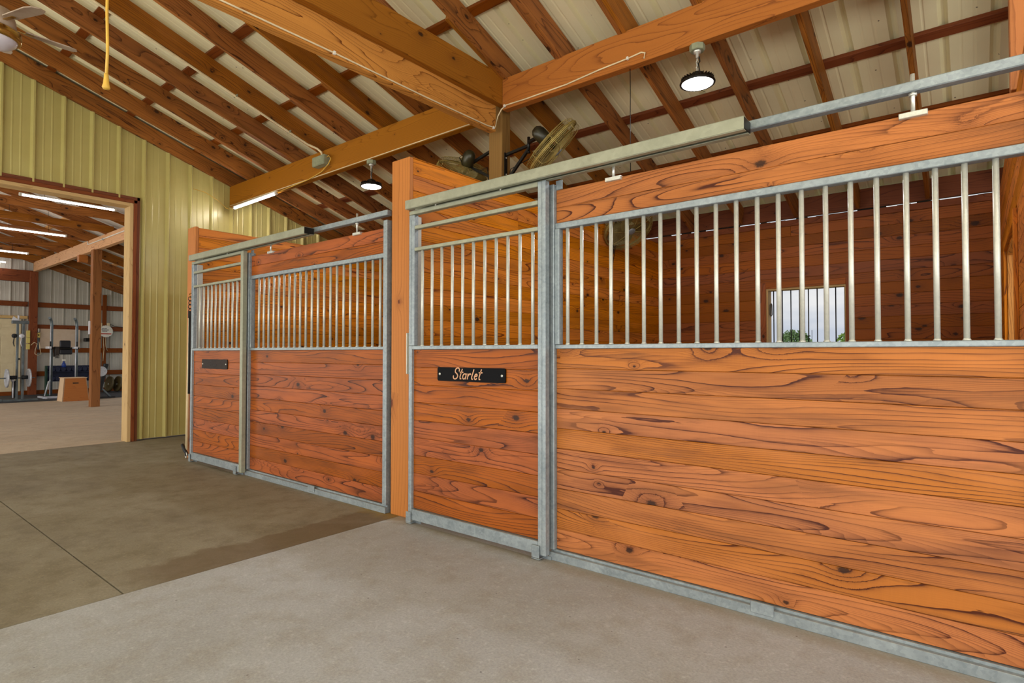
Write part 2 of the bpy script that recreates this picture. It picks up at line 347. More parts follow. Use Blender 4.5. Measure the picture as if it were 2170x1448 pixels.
def concrete(name, c1, c2, c3, stain=None):
    k = NT(name); tc = k.n('TexCoord'); geo = k.n('NewGeometry'); P = geo.outputs['Position']
    a = k.noise(P, 1.1, 6, .6); b = k.noise(P, 6, 6, .65); c_ = k.noise(P, 90, 3, .7)
    c = k.mix(k.ramp(a, .38, .66), srgb(*c1), srgb(*c2))
    c = k.mix(k.math('MULTIPLY', k.ramp(b, .46, .70), .7), c, srgb(*c3))
    c = k.mix(k.math('MULTIPLY', k.ramp(c_, .35, .75), .42), c, srgb(*[int(x*.55) for x in c1]))
    c = k.mix(k.math('MULTIPLY', k.ramp(k.noise(P, 26, 6, .8), .54, .72), .45), c, srgb(*[min(255, int(x*1.22)) for x in c1]))
    sp = k.n('SeparateXYZ'); k.l(P, sp.inputs[0]); X, Y = sp.outputs[0], sp.outputs[1]
    # small dark specks
    vo = k.n('TexVoronoi', Scale=4.5, voronoi_dimensions='2D'); k.l(P, vo.inputs['Vector']); sc = k.n('SeparateColor'); k.l(vo.outputs['Color'], sc.inputs[0])
    c = k.mix(k.math('MULTIPLY', k.math('MULTIPLY', k.math('LESS_THAN', k.math('ADD', vo.outputs['Distance'], k.math('MULTIPLY', k.math('SUBTRACT', k.noise(P, 60, 3, .7), .5), .05)), .018), k.math('LESS_THAN', sc.outputs[0], .3)), .55), c, srgb(50, 36, 24))
    wob = k.math('MULTIPLY', k.math('SUBTRACT', k.noise(P, 5.5, 5, .65), .5), .30)
    wl = k.math('MULTIPLY', k.math('SUBTRACT', k.noise(P, 1.2, 3, .5), .5), .35)
    if stain == 'mid':
        # damp brown dirt band that ran along the slab joint
        d = k.math('ADD', k.math('ADD', X, wob), wl)
        band = k.math('MULTIPLY', k.ramp(d, -.84, -.80), k.math('SUBTRACT', 1.0, k.ramp(Y, -1.55, -2.1)) if False else k.ramp(Y, -1.75, -1.5))
        c = k.mix(k.math('MULTIPLY', band, .62), c, srgb(96, 76, 50))
        # tyre-wide dark traffic marks
        q = k.noise(k.vec(k.math('MULTIPLY', X, .55), k.math('MULTIPLY', Y, 1.2)), 1.3, 3, .6)
        c = k.mix(k.math('MULTIPLY', k.ramp(q, .5, .68), .4), c, srgb(84, 72, 56))
        # sawdust gathered at the post foot
        e1 = k.math('ADD', Y, wob); e2 = k.math('ADD', X, wob)
        du = k.math('MULTIPLY', k.ramp(e1, -.14, -.04), k.ramp(e2, -1.25, -.85)); c = k.mix(k.math('MULTIPLY', du, .8), c, srgb(140, 112, 52))
    if stain == 'near':
        e1 = k.math('ADD', Y, k.math('MULTIPLY', wob, .35)); du = k.ramp(e1, -.16, -.07)
        c = k.mix(k.math('MULTIPLY', du, .5), c, srgb(128, 108, 66))
    if stain == 'sweep':
        w = k.noise(k.vec(k.math('MULTIPLY', X, 2.6), k.math('MULTIPLY', Y, .5)), 1.4, 4, .6); c = k.mix(k.math('MULTIPLY', k.ramp(w, .45, .7), .5), c, srgb(210, 186, 158))
    k.l(c, k.b.inputs['Base Color']); k.l(k.math('MULTIPLY_ADD', b, .25, .55), k.b.inputs['Roughness'])
    bp = k.n('Bump', Strength=.25, Distance=.004); k.l(k.math('ADD', k.math('MULTIPLY', c_, .5), b), bp.inputs['Height']); k.l(bp.outputs[0], k.b.inputs['Normal'])
    return k.m
M['con_near'] = concrete('near_concrete', (176, 178, 181), (164, 165, 166), (156, 151, 142), 'near')
M['con_mid'] = concrete('aged_concrete', (144, 136, 118), (126, 116, 94), (112, 100, 76), 'mid')
M['con_gym'] = concrete('gym_concrete', (206, 190, 168), (192, 174, 152), (180, 158, 132), 'sweep')
M['dirt'] = paint('pasture_ground', (150, 150, 110), (120, 128, 84), .9, 0, .5)
M['joint'] = paint('joint_filler', (24, 18, 12), (16, 12, 8), .95)
M['leaf'] = paint('tree_leaves', (150, 176, 120), (104, 136, 80), .7, 0, 2.0)
M['leaf2'] = paint('tree_leaves_bright', (176, 206, 104), (130, 164, 74), .7, 0, 2.0)

# ------------------------------------------------------------------ dimensions
XW = -6.11           # end wall face
XG = -18.2           # gym far wall face
XE = 6.5             # open end of the aisle
YB = 4.388           # back wall face of the stalls
RID = -3.0
SL = -0.324
def zb(y): return 4.206+SL*y         # underside of rafters
TH = .22             # rafter depth measured upright
def ztop(y): return zb(y)+TH

# ------------------------------------------------------------------ floor
def slab(name, x0, x1, y0, y1, mat, z=0.0, th=.12):
    b = MB(); b.box((x0, y0, z-th), (x1, y1, z), 1, 0); return struct(b.make(name, mat))
slab('floor', -.485, XE, -8, YB, M['con_near'])
slab('floor', XW-.06, -.49, -1.752, YB, M['con_mid'])
slab('floor', XW-.06, -.49, -8, -1.76, M['con_mid'])
slab('floor', XG-.2, XW-.066, -8, YB, M['con_gym'])
slab('floor', -18.6, XE, -8.1, YB+.05, M['joint'], -.012, .2)
b = MB(); b.box((-70, -60, -.5), (60, 90, -.2), 0); struct(b.make('floor', M['dirt']))

# ------------------------------------------------------------------ ribbed metal sheets
def rib_profile(L, pitch=.3015, start=0.0, depth=.038):
    """(s, height) points along the sheet"""
    pts = []; s = start
    while s > 0: s -= pitch
    while s < L:
        for ds, h in ((0, 0), (.022, depth), (.040, depth), (.062, 0), (.120, 0), (.128, .0035), (.136, .0035), (.144, 0), (.202, 0), (.210, .0035), (.218, .0035), (.226, 0)):
            if 0 <= s+ds <= L: pts.append((s+ds, h))
        s += pitch
    return [(0, 0)]+[p for p in pts if p[0] > 1e-6]+[(L, 0)]
def sheet_wall(name, mat, y0, y1, xf, zlo, zhi, start, sign=1):
    b = MB(); prof = rib_profile(y1-y0, start=start)
    for (s0, h0), (s1, h1) in zip(prof, prof[1:]):
        if s1-s0 < 1e-6: continue
        ya, yb_ = y0+s0, y0+s1; ym = (ya+yb_)/2
        for (a0, a1) in zlo(ym):
            b.poly([(xf+sign*h0, ya, a0), (xf+sign*h1, yb_, a0), (xf+sign*h1, yb_, a1 if a1 is not None else zhi(yb_)), (xf+sign*h0, ya, a1 if a1 is not None else zhi(ya))])
    bmesh.ops.remove_doubles(b.bm, verts=b.bm.verts[:], dist=1e-5)
    return struct(b.make(name, mat))
OY = .055   # opening edge in the end wall
def lo(y): return [(3.27, None)] if -3.6 < y < OY else [(0.02, None)]
sheet_wall('wall_left', M['green'], -3.6, YB, XW, lo, lambda y: min(ztop(y), 9) if y > RID else zb(-6-y), start=.125-(-3.6)-.3015*12)
# back side of that wall, seen from the gym
sheet_wall('wall_left', M['grey'], -3.6, YB, XW-.14, lo, lambda y: ztop(y) if y > RID else zb(-6-y), start=.1, sign=-1)
sheet_wall('wall_far', M['grey'], -8, YB, XG, lambda y: [(0.0, None)], lambda y: ztop(y) if y > RID else zb(-6-y)+TH, start=.07)
def roof_sheet(name, x0, x1, ya, yb_, zf, mt='roof'):
    b = MB(); prof = rib_profile(x1-x0, start=.1, depth=.038)
    for (s0, h0), (s1, h1) in zip(prof, prof[1:]):
        if s1-s0 < 1e-6: continue
        b.poly([(x0+s0, ya, zf(ya)+h0), (x0+s1, ya, zf(ya)+h1), (x0+s1, yb_, zf(yb_)+h1), (x0+s0, yb_, zf(yb_)+h0)])
    bmesh.ops.remove_doubles(b.bm, verts=b.bm.verts[:], dist=1e-5)
    return struct(b.make(name, M[mt]))
roof_sheet('ceiling', XW-.08, XE, RID, 4.63, lambda y: zb(y)+TH+.040)
roof_sheet('ceiling', XW-.08, XE, -8.6, RID, lambda y: zb(-6-y)+TH+.040)
roof_sheet('ceiling', XG-.1, XW-.08, RID, 4.63, lambda y: zb(y)+TH+.040, 'roofgrey')
roof_sheet('ceiling', XG-.1, XW-.08, -8.6, RID, lambda y: zb(-6-y)+TH+.040, 'roofgrey')

# rafters (two lapped pieces each) and purlins
GR = 'timber rafters under the metal roof'
def rafter(x, i, where):
    b = MB(); th = TH
    y0, y1 = .61, 4.43
    b.beam((x+.019, y0, zb(y0)+th/2), (x+.019, y1, zb(y1)+th/2), .038, th*math.cos(math.atan(SL)), (0, 0, 1), .002)
    tag(b.make('rafter', M['rafter']), 'lower lapped rafter, %s' % where, 'rafter', GR)
    b = MB(); y0, y1 = RID, 1.62
    b.beam((x+.058, y0, zb(y0)+th/2), (x+.058, y1, zb(y1)+th/2), .038, th*math.cos(math.atan(SL)), (0, 0, 1), .002)
    tag(b.make('rafter', M['rafter']), 'upper lapped rafter, %s' % where, 'rafter', GR)
for i in range(20):
    x = -5.545+.6165*i
    if x > XE-.1: break
    rafter(x, i, '%s from the olive wall, stall side' % ORD[i])
b = MB(); b.beam((-6.075, RID, zb(RID)+TH/2), (-6.075, 4.43, zb(4.43)+TH/2), .04, TH*.95, (0, 0, 1), .002)
tag(b.make('rafter', M['rafter']), 'long brown rafter lying tight against the top of the olive end wall', 'rafter', GR)
for i in range(10):
    x = -6.9-1.233*i
    if x < XG+.05: break
    b = MB(); b.beam((x, RID, zb(RID)+TH/2), (x, 4.43, zb(4.43)+TH/2), .04, TH*.95, (0, 0, 1), .002)
    tag(b.make('rafter', M['rafter']), 'full length rafter over the gym, %s beyond the olive wall' % ORD[i], 'rafter', GR)
b = MB(); b.beam((XG+.06, RID, zb(RID)+TH/2), (XG+.06, 4.43, zb(4.43)+TH/2), .04, TH*.95, (0, 0, 1), .002)
tag(b.make('rafter', M['rafter']), 'end rafter against the far grey wall of the gym', 'rafter', GR)
GP = 'purlins running across the rafters'
for k in range(-3, 5):
    y = .01+.86*k
    for (a, c_, w) in ((XW-.02, XE, 'above the aisle and stalls'), (XG, XW-.16, 'above the gym')):
        b = MB(); b.beam((a, y-.045, zb(y-.045)+TH+.019), (c_, y-.045, zb(y-.045)+TH+.019), .089, .036, (0, -SL, 1), .002)
        tag(b.make('purlin', M['purlin'] if w[6:11] == 'the a' else M['beam_pale']), 'flat purlin board %s, %s up from the eave' % (w, ORD[4-k]), 'purlin', GP)

# ------------------------------------------------------------------ main beams and posts
def timber(name, mat, a, c_, la, label, cat, group=None, bev=.004):
    b = MB(); b.box(a, c_, la, bev); return tag(b.make(name, mat), label, cat, group)
timber('beam', M['beam_yellow'], (-6.09, 1.32, 3.455), (-.845, 1.40, 3.772), 0, 'brown double beam over the far stall, tube light under its left end', 'beam')
timber('beam', M['beam'], (-.60, 1.32, 3.495), (XE, 1.40, 3.79), 0, 'orange brown beam over the near stall, round lamp hanging below it', 'beam')
timber('beam', M['beam_light'], (-.752, RID-.6, 3.306), (-.672, 1.315, 3.592), 1, 'pale orange lower cross beam with a cream cable along its bottom edge', 'beam')
timber('beam', M['beam_yellow'], (-.671, RID-.6, 3.55), (-.602, 1.40, 3.835), 1, 'yellow brown upper cross beam stacked over the pale lower one', 'beam')
timber('beam', M['beam_pale'], (XG+.12, 1.32, 3.53), (XW-.16, 1.42, 3.80), 0, 'pale beam along the gym with white conduit on its face', 'beam')
timber('support_post', M['old'], (-.84, 1.405, 0), (-.672, 1.53, 3.70), 2, 'weathered laminated post carrying the beams and two wall fans', 'post')
timber('support_post', M['post'], (3.007, 1.405, 2.665), (3.16, 1.53, 3.70), 2, 'brown post at the far right edge beside the beam', 'post')
timber('support_post', M['gympost'], (-12.6, 1.25, 0), (-12.43, 1.42, 3.52), 2, 'free-standing timber post in the gym in front of the wooden box', 'post')
timber('support_post', M['purlin'], (-18.15, 1.24, 0), (-18.0, 1.42, 3.52), 2, 'brown post against the far gym wall beside the cream door', 'post')
timber('support_post', M['purlin'], (-18.16, 3.02, .3), (-18.1, 3.12, 3.0), 2, 'narrow upright board on the far gym wall behind the round sign', 'post')
timber('beam', M['purlin'], (-18.18, -3, 3.22), (-18.08, 1.42, 3.55), 1, 'dark brown lintel beam across the far gym wall above the door', 'beam')
timber('beam', M['beam'], (-13.75, 1.28, 3.36), (-13.6, 1.46, 3.53), 1, 'short timber block hanging under the pale gym beam', 'block')
for i, x in enumerate((-10.25, -11.7, -13.2, -14.85, -16.4, -17.7)):
    timber('ceiling_joist', M['rafter'], (x-.02, RID-.5, 3.80), (x+.02, 1.42, 3.95), 1, 'level ceiling joist over the gym, %s from the olive wall' % ORD[i], 'joist', 'level joists over the gym')
for i, z in enumerate((.6, 1.28, 1.95, 2.59)):
    timber('wall_girt', M['purlin'], (XG+.031, 1.44, z-.07), (XG+.07, YB, z+.07), 1, 'horizontal brown girt on the far gym wall right of its post, %s up' % ORD[i], 'girt', 'brown girts on the far gym wall')
timber('wall_girt', M['purlin'], (XG+.031, -6, 2.52), (XG+.07, 1.22, 2.66), 1, 'horizontal brown girt on the far gym wall above the cream door', 'girt', 'brown girts on the far gym wall')
timber('wall_girt', M['raw'], (XG+.031, -6, 2.17), (XG+.09, 1.22, 2.25), 1, 'thin header strip on the far gym wall over the cream door', 'girt')
timber('skirt_board', M['purlin'], (XG+.031, 1.1, .0), (XG+.07, YB, .13), 1, 'brown base board along the foot of the far gym wall', 'board')

# opening trim in the end wall
def trim(mat, *boxes):
    b = MB()
    for a, c_ in boxes: b.box(a, c_, None, .003)
    return struct(b.make('trim_1', mat))
trim(M['casing'], ((XW+.002, .064, 0), (XW+.036, .10, 3.335)), ((XW+.002, -3.6, 3.29), (XW+.036, .10, 3.335)))
trim(M['purlin'], ((XW-.16, .022, 0), (XW+.05, .063, 3.29)), ((XW-.16, -3.6, 3.245), (XW+.05, .063, 3.289)))
trim(M['raw'], ((XW-.17, -.022, 0), (XW+.045, .021, 3.244)), ((XW-.17, -3.6, 3.20), (XW+.045, -.023, 3.244)))
# framing inside the end wall so it has thickness
b = MB(); b.box((XW-.13, -4.0, 0), (XW-.03, -3.6, 4.4)); struct(b.make('wall_left', M['green']))

# ------------------------------------------------------------------ plank walls
def planks(b, lo_, hi, axis, face, th, z0, z1, n=None, h=.1195, splits=(), gap=.0015, bev=.0022, holes=()):
    """stack of horizontal boards. axis: 0 along x (face = y plane range), 1 along y"""
    z = z0
    while z < z1-1e-4:
        zt = min(z+h, z1)
        cuts = [lo_]+sorted(s for s in [random.choice(splits) if splits and random.random() < .6 else None] if s is not None)+[hi]
        segs = list(zip(cuts, cuts[1:])); res = []
        for (a, c_) in segs:
            parts = [(a, c_)]
            for (h0, h1, hz0, hz1) in holes:
                if zt > hz0+.01 and z < hz1-.01:
                    q = []
                    for (p0, p1) in parts:
                        if h1 <= p0 or h0 >= p1: q.append((p0, p1)); continue
                        if h0 > p0: q.append((p0, h0))
                        if h1 < p1: q.append((h1, p1))
                    parts = q
            res += parts
        for (a, c_) in res:
            if c_-a < .01: continue
            jit = random.uniform(-.0015, .0015)
            if axis == 0: b.box((a+.0005, face+jit, z+gap/2), (c_-.0005, face+th, zt-gap/2), 0, bev)
            else: b.box((face-th, a+.0005, z+gap/2), (face+jit, c_-.0005, zt-gap/2), 1, bev)
        z = zt
# back wall with window_1
WIN = (.926, 1.752, 1.02, 1.965)
b = MB(); planks(b, -6.05, 3.09, 0, YB, .035, .02, 2.68, splits=(-2.4, -.4+.0, 1.2, 2.2), holes=(WIN,), h=.121)
struct(b.make('wall_back', M['back']))
b = MB(); planks(b, 3.26, XE, 0, YB, .035, .02, 2.68, h=.121); struct(b.make('wall_back', M['back']))
b = MB(); b.box((-6.1, YB+.10, 0), (WIN[0]-.02, YB+.13, 2.62), 0); b.box((WIN[1]+.02, YB+.10, 0), (XE, YB+.13, 2.62), 0)
b.box((WIN[0]-.02, YB+.10, 0), (WIN[1]+.02, YB+.13, WIN[2]), 0); b.box((WIN[0]-.02, YB+.10, WIN[3]), (WIN[1]+.02, YB+.13, 2.62), 0); struct(b.make('wall_back', M['grey']))
b = MB(); b.box((-6.05, YB-.002, 2.682), (XE, YB+.14, 2.752), 0, .003); struct(b.make('trim_2', M['purlin']))
b = MB(); b.box((-6.05, YB+.06, 2.782), (XE, YB+.10, 3.0), 0, .003)
tag(b.make('purlin', M['purlin']), 'eave board just above the strip of daylight behind the stalls', 'purlin', GP)
b = MB(); xx = -6.0
while xx < XE:
    w_ = random.uniform(.03, .16)
    if random.random() < .55: b.box((xx, YB+.062, 2.7525), (min(xx+w_, XE), YB+.095, random.choice((2.7815, 2.770, 2.775))), 0)
    xx += w_
struct(b.make('trim_2', M['joint']))
x0, x1, z0, z1 = WIN
w1 = thing('window_1', ((x0+x1)/2, YB, z0), 'small barred window opening in the back wall of the near stall', 'window'); w1['kind'] = 'structure'
b = MB()
b.box((x0-.065, YB-.018, z0-.07), (x0, YB-.002, z1+.07), 2, .002); b.box((x1, YB-.018, z0-.07), (x1+.065, YB-.002, z1+.07), 2, .002)
b.box((x0, YB-.018, z1), (x1, YB-.002, z1+.07), 0, .002); b.box((x0, YB-.018, z0-.07), (x1, YB-.002, z0), 0, .002); b.make('window_frame', M['back'], w1)
b = MB()
b.box((x0, YB-.001, z0), (x0+.02, YB+.14, z1), 2); b.box((x1-.012, YB-.001, z0), (x1, YB+.14, z1), 2); b.box((x0+.02, YB-.001, z1-.02), (x1-.012, YB+.14, z1), 0); b.box((x0+.02, YB-.001, z0), (x1-.012, YB+.14, z0+.02), 0)
b.make('window_jamb', M['raw'], w1)
for xb in (.987, 1.083, 1.176, 1.268, 1.362, 1.453, 1.547, 1.639, 1.729):
    b = MB(); b.cyl((xb, YB+.085, z0+.02), (xb, YB+.085, z1-.02), .0062, n=8); b.make('window_bar', M['dsteel'], w1)
b = MB(); b.tube([(.965, YB+.06, 1.80), (.975, YB+.05, 1.78), (.977, YB+.05, 1.66), (.965, YB+.05, 1.64), (.955, YB+.05, 1.66), (.957, YB+.05, 1.78)], .006, closed=True); b.make('window_latch', M['dsteel'], w1)

# divider walls
def divider(xr, name, z1=2.66, holes=(), lab=''):
    b = MB(); planks(b, .04, 4.386, 1, xr, .035, .02, z1, h=.1195, splits=(1.9, 2.9, 1.3), holes=holes)
    b2 = b
    b2.box((xr-.16, .04, .02), (xr-.04, 4.386, z1-.001), 1) if not holes else None
    planks(b, .04, 4.386, 1, xr-.16, .035, .02, z1, h=.1195, splits=(2.2, 3.2), holes=holes)
    return struct(b.make(name, M['inner']))
divider(-.392, 'wall_divider', 2.66)
divider(-4.052, 'wall_divider', 2.635)
HO = (1.50, 2.75, .9, 1.95)
b = MB(); planks(b, .04, 4.386, 1, 3.065, .035, .02, 2.66, h=.1195, splits=(1.9, 1.3), holes=(HO,))
planks(b, .04, 4.386, 1, 3.26, .035, .02, 2.66, h=.1195, splits=(1.9,), holes=(HO,)); struct(b.make('wall_right', M['inner']))
w2 = thing('window_2', (3.15, 2.1, .9), 'pass-through opening in the right hand divider wall of the near stall', 'window'); w2['kind'] = 'structure'
b = MB()
b.box((3.01, HO[0]-.03, HO[2]-.07), (3.029, HO[0]+.04, HO[3]+.07), 2, .002); b.box((3.01, HO[1]-.02, HO[2]-.07), (3.029, HO[1]+.06, HO[3]+.07), 2, .002)
b.box((3.01, HO[0]+.04, HO[3]), (3.029, HO[1]-.02, HO[3]+.07), 1, .002); b.box((3.01, HO[0]+.04, HO[2]-.07), (3.029, HO[1]-.02, HO[2]), 1, .002); b.make('window_frame', M['inner'], w2)
b = MB(); b.box((3.031, HO[1]-.03, HO[2]), (3.262, HO[1], HO[3]), 2); b.box((3.031, HO[0], HO[2]), (3.262, HO[0]+.03, HO[3]), 2); b.box((3.031, HO[0]+.03, HO[3]-.03), (3.262, HO[1]-.03, HO[3]), 1)
b.make('window_jamb', M['beam_light'], w2)
# boards capping the divider ends
GE = 'wide post boards on the ends of the stall dividers'
for i, (x, zt, l) in enumerate(((-.584, 2.653, 'tall knotty post board between the two stalls'), (-4.244, 2.645, 'tall post board at the left end of the far stall, rope hanging on it'), (3.076, 2.65, 'post board at the right end of the near stall'))):
    timber('end_post', M['post'], (x, 0.0, 0), (x+.2 if i < 2 else x+.2, .038, zt), 2, l, 'post', GE)

# ------------------------------------------------------------------ stall fronts
def stall_front(ox, xs, m, lab, first):
    """fixed panel; ox = shift in x"""
    t = thing('stall_front', (ox+2.0, 0, 0), lab, 'stall panel', 'fixed barred stall fronts')
    xl, xr = ox+.885, ox+3.05
    b = MB(); z = .060
    for i in range(10):
        b.box((xl+.03, .008+random.uniform(-.001, .001), z+.0007), (xr-.01, .045, z+.1163), 0, .0022); z += .117
    b.make('lower_boards', m, t)
    b = MB(); zs = (1.972, 2.063, 2.165) if first else (1.972, 2.063, 2.168)
    for a, c_ in zip(zs, zs[1:]): b.box((xl+.03, .008, a+.0007), (xr-.01, .045, c_-.0007), 0, .0022)
    b.make('upper_boards', m, t)
    b = MB(); b.box((xl, -.028, 0), (xr, -.004, .046), 0, .002); b.box((xl, -.004, 0), (xr, .05, .058), 0, .001); b.make('bottom_channel', M['galv'], t)
    b = MB(); b.box((xl+.03, -.006, 1.229), (xr-.03, .044, 1.253), 0, .003); b.make('middle_rail', M['galv'], t)
    b = MB(); b.box((xl+.03, -.006, 1.934), (xr-.03, .044, 1.969), 0, .003); b.make('upper_rail', M['galv'], t)
    b = MB(); b.box((xl-.018, -.02, 0.058), (xl+.03, .05, 2.20), 2, .003); b.box((xl+.031, -.012, 1.254), (xl+.062, .03, 1.933), 2, .002); b.make('upright', M['galv'], t)
    b = MB(); b.box((xr-.045, -.02, 0.058), (xr, .05, 2.215), 2, .003); b.make('upright', M['galv'], t)
    for x in xs:
        b = MB(); b.cyl((x, .018, 1.252), (x, .018, 1.936), .0106, n=14); b.cyl((x, .018, 1.252), (x, .018, 1.262), .016, .0098, n=14); b.make('bar', M['bar'], t)
    # small retaining clip on the channel
    b = MB(); cx = ox+2.066; b.box((cx-.05, -.034, .018), (cx+.05, -.029, .070), 0, .002); b.make('retaining_clip', M['galv'], t)
    # hangers between track tube and top board
    for hx in (ox+1.30, ox+2.65):
        b = MB(); b.box((hx-.048, -.012, 2.150), (hx+.048, .05, 2.172), 0, .002); b.cyl((hx, -.0, 2.165), (hx, -.0, 2.325 if hx > ox+2 else 2.262), .008, n=10)
        b.cyl((hx, 0, 2.236), (hx, 0, 2.246), .016, n=6); b.make('hanger_bolt', M['zinc'], t)
    b = MB(); b.box((xl+.032, .0, 2.168), (xl+.075, .01, 2.222), 0, .001); b.make('corner_bracket', M['galv'], t)
    # top tube
    b = MB(); b.box((ox-.384, -.02, 2.250), (xr, .028, 2.292), 0, .004); b.make('top_tube', M['galv'], t)
    return t
bx2 = [0.988, 1.084, 1.18, 1.273, 1.371, 1.469, 1.564, 1.661, 1.756, 1.853, 1.95, 2.046, 2.138, 2.235, 2.331, 2.426, 2.52, 2.622, 2.717, 2.808, 2.9, 2.993]
bx1 = [-2.61, -2.518, -2.426, -2.332, -2.241, -2.15, -2.057, -1.965, -1.873, -1.779, -1.685, -1.59, -1.497, -1.404, -1.312, -1.216, -1.125, -1.029, -.927, -.832, -.738, -.646]
stall_front(0, bx2, M['front'], 'near stall front with vertical bars over light orange boards', False)
stall_front(-3.665, bx1, M['front_red'], 'far stall front with vertical bars over reddish boards', True)
def track(ox, lab):
    t = thing('door_track', (ox+.8, -.09, 2.22), lab, 'door track', 'door tracks over the stall fronts')
    b = MB(); x0, x1 = ox-.29, ox+2.03
    # inverted channel: face, top, back, two lips
    b.box((x0, -.122, 2.222), (x1, -.119, 2.278), 0, .001); b.box((x0, -.122, 2.278), (x1, -.024, 2.281), 0, .001); b.box((x0, -.027, 2.222), (x1, -.024, 2.278), 0, .001)
    b.box((x0, -.119, 2.219), (x1, -.088, 2.222), 0); b.box((x0, -.058, 2.219), (x1, -.027, 2.222), 0)
    b.make('track_channel', M['galvg'], t)
    b = MB(); b.box((x1-.0005, -.118, 2.226), (x1+.002, -.028, 2.276), 0); b.make('end_plug', M['dsteel'], t)
track(0, 'long galvanized door track over the near stall door')
track(-3.665+.045, 'long galvanized door track over the far stall door')

# lettering helper: pen strokes on a vertical plane
def strokes(b, letters, x, y, z, h, w, pen, slant=.30, dep=.0008):
    for ch, adv in letters:
        for st in ch:
            P = [Vector((x+(px*w+py*slant)*h, y, z+py*h)) for px, py in st]
            for i in range(len(P)-1):
                p, q = P[i], P[i+1]; d = (q-p); L = d.length
                if L < 1e-6: continue
                d.normalize(); n = Vector((-d.z, 0, d.x))*pen/2; e = d*pen*.3
                b.prism([p-e-n, q+e-n, q+e+n, p-e+n], (0, -dep-.0001*(i % 3), 0))
        x += adv*w*h
def arc(cx, cy, rx, ry, a0, a1, n=10): return [(cx+rx*math.cos(math.radians(a0+(a1-a0)*i/n)), cy+ry*math.sin(math.radians(a0+(a1-a0)*i/n))) for i in range(n+1)]
LT = {
 'S': ([arc(.42, .74, .26, .20, -20, 200, 12)+arc(.42, .70, .26, .20, 200, 250, 4)+[(.5, .42)]+arc(.34, .22, .28, .22, 60, -190, 14)], .80),
 't': ([[(.22, .84), (.14, .2), (.2, .04), (.32, .03)], [(.02, .58), (.40, .58)]], .42),
 'a': ([arc(.26, .24, .2, .22, 60, 360, 12), [(.46, .46), (.44, .08), (.52, .03)]], .60),
 'r': ([[(.06, .46), (.12, .03)], [(.13, .28), (.22, .43), (.33, .48), (.41, .42)]], .48),
 'l': ([[(.2, .82), (.12, .2), (.18, .04), (.3, .03)]], .36),
 'e': ([[(.08, .24), (.36, .30)]+arc(.26, .30, .14, .16, 10, 180, 7)+arc(.28, .24, .18, .22, 180, 320, 7)], .54),
 'B': ([[(.14, .86), (.1, .02)], arc(.26, .66, .26, .2, 150, -80, 10)+[(.2, .46)]+arc(.28, .24, .26, .22, 80, -150, 10)], .66),
 'n': ([[(.06, .46), (.08, .03)], [(.1, .3), (.22, .46), (.34, .4), (.34, .1), (.44, .03)]], .54),
}
def stall_door(ox, xs, m, lab, plate, texts, pmat, tmat):
    t = thing('sliding_door', (ox+.3, -.06, 0.02), lab, 'stall door', 'sliding stall doors')
    y0, y1 = -.075, -.035
    xl, xr = ox-.300, ox+.896
    b = MB(); z = .108
    n = 9; h = (1.228-.108)/n
    for i in range(n): b.box((xl+.03, -.052+random.uniform(-.001, .001), z+.0007), (xr-.055, -.036, z+h-.0007), 0, .002); z += h
    b.make('door_boards', m, t)
    b = MB(); b.box((xl, y0, .03), (xl+.032, y1, 1.255), 2, .003); b.box((xl, y0, 1.2551), (xl+.055, y1, 2.185), 2, .003)
    b.box((xl+.02, y0-.003, 1.27), (xl+.026, y0, 2.15), 2); b.make('left_stile', M['galv'], t)
    b = MB(); b.box((xr-.058, y0, .03), (xr-.026, y1, 2.215), 2, .003); b.box((xr-.025, y0-.004, .03), (xr, y1, 2.215), 2, .003); b.make('right_stile', M['galvg'] if ox < -1 else M['galv'], t)
    b = MB(); b.box((xl+.033, y0, .03), (xr-.059, y1, .106), 0, .003); b.make('bottom_rail', M['galv'], t)
    for z0, z1, nm in ((2.187, 2.216, 'top_rail'), (2.080, 2.106, 'guard_rail'), (1.925, 1.950, 'guard_rail'), (1.228, 1.254, 'middle_rail')):
        b = MB(); b.box((xl+(.056 if z0 > 1.3 and z0 < 2.18 else (.0 if z0 > 2.18 else .033)), y0, z0), (xr-.059, y1, z1), 0, .003); b.make(nm, M['galvg'] if nm != 'middle_rail' else M['galv'], t)
    for x in xs:
        b = MB(); b.cyl((x, -.055, 1.253), (x, -.055, 1.927), .0104, n=14); b.cyl((x, -.055, 1.253), (x, -.055, 1.262), .0155, .0095, n=14); b.make('bar', M['bar'], t)
    for hx in (ox-.03, ox+.55):
        b = MB(); b.cyl((hx, -.073, 2.214), (hx, -.073, 2.250), .006, n=10); b.make('hanger_bolt', M['zinc'], t)
    # name plate
    px0, px1, pz0, pz1 = plate
    b = MB(); b.box((px0, -.062, pz0), (px1, -.0545, pz1), 0, .0)
    vs = [e for e in b.bm.edges if abs((e.verts[0].co-e.verts[1].co).y) > .004]
    bmesh.ops.bevel(b.bm, geom=vs, offset=.012, segments=5, affect='EDGES', profile=.5)
    np_ = b.make('name_plate', pmat, t)
    b = MB(); strokes(b, [LT[c] for c in texts[0]], texts[1], -.0621, texts[2], texts[3], texts[4], texts[5]); b.make('lettering', tmat, np_)
    for sx in (px0+.022, px1-.028):
        b = MB(); T = Matrix.Translation((sx, -.062, (pz0+pz1)/2)) @ Matrix.Rotation(PI/2, 4, 'X'); b.lathe([(.0, .005), (.005, .0045), (.009, .001), (.009, -.001)], T, 12); b.make('screw', M['zinc'], np_)
    # J-shaped floor guides and latch edge
    return t
d2 = [-.179, -.081, .014, .115, .211, .307, .405, .501, .596, .691, .788]
d1 = [-3.768, -3.668, -3.566, -3.479, -3.385, -3.288, -3.194, -3.101, -3.007, -2.911]
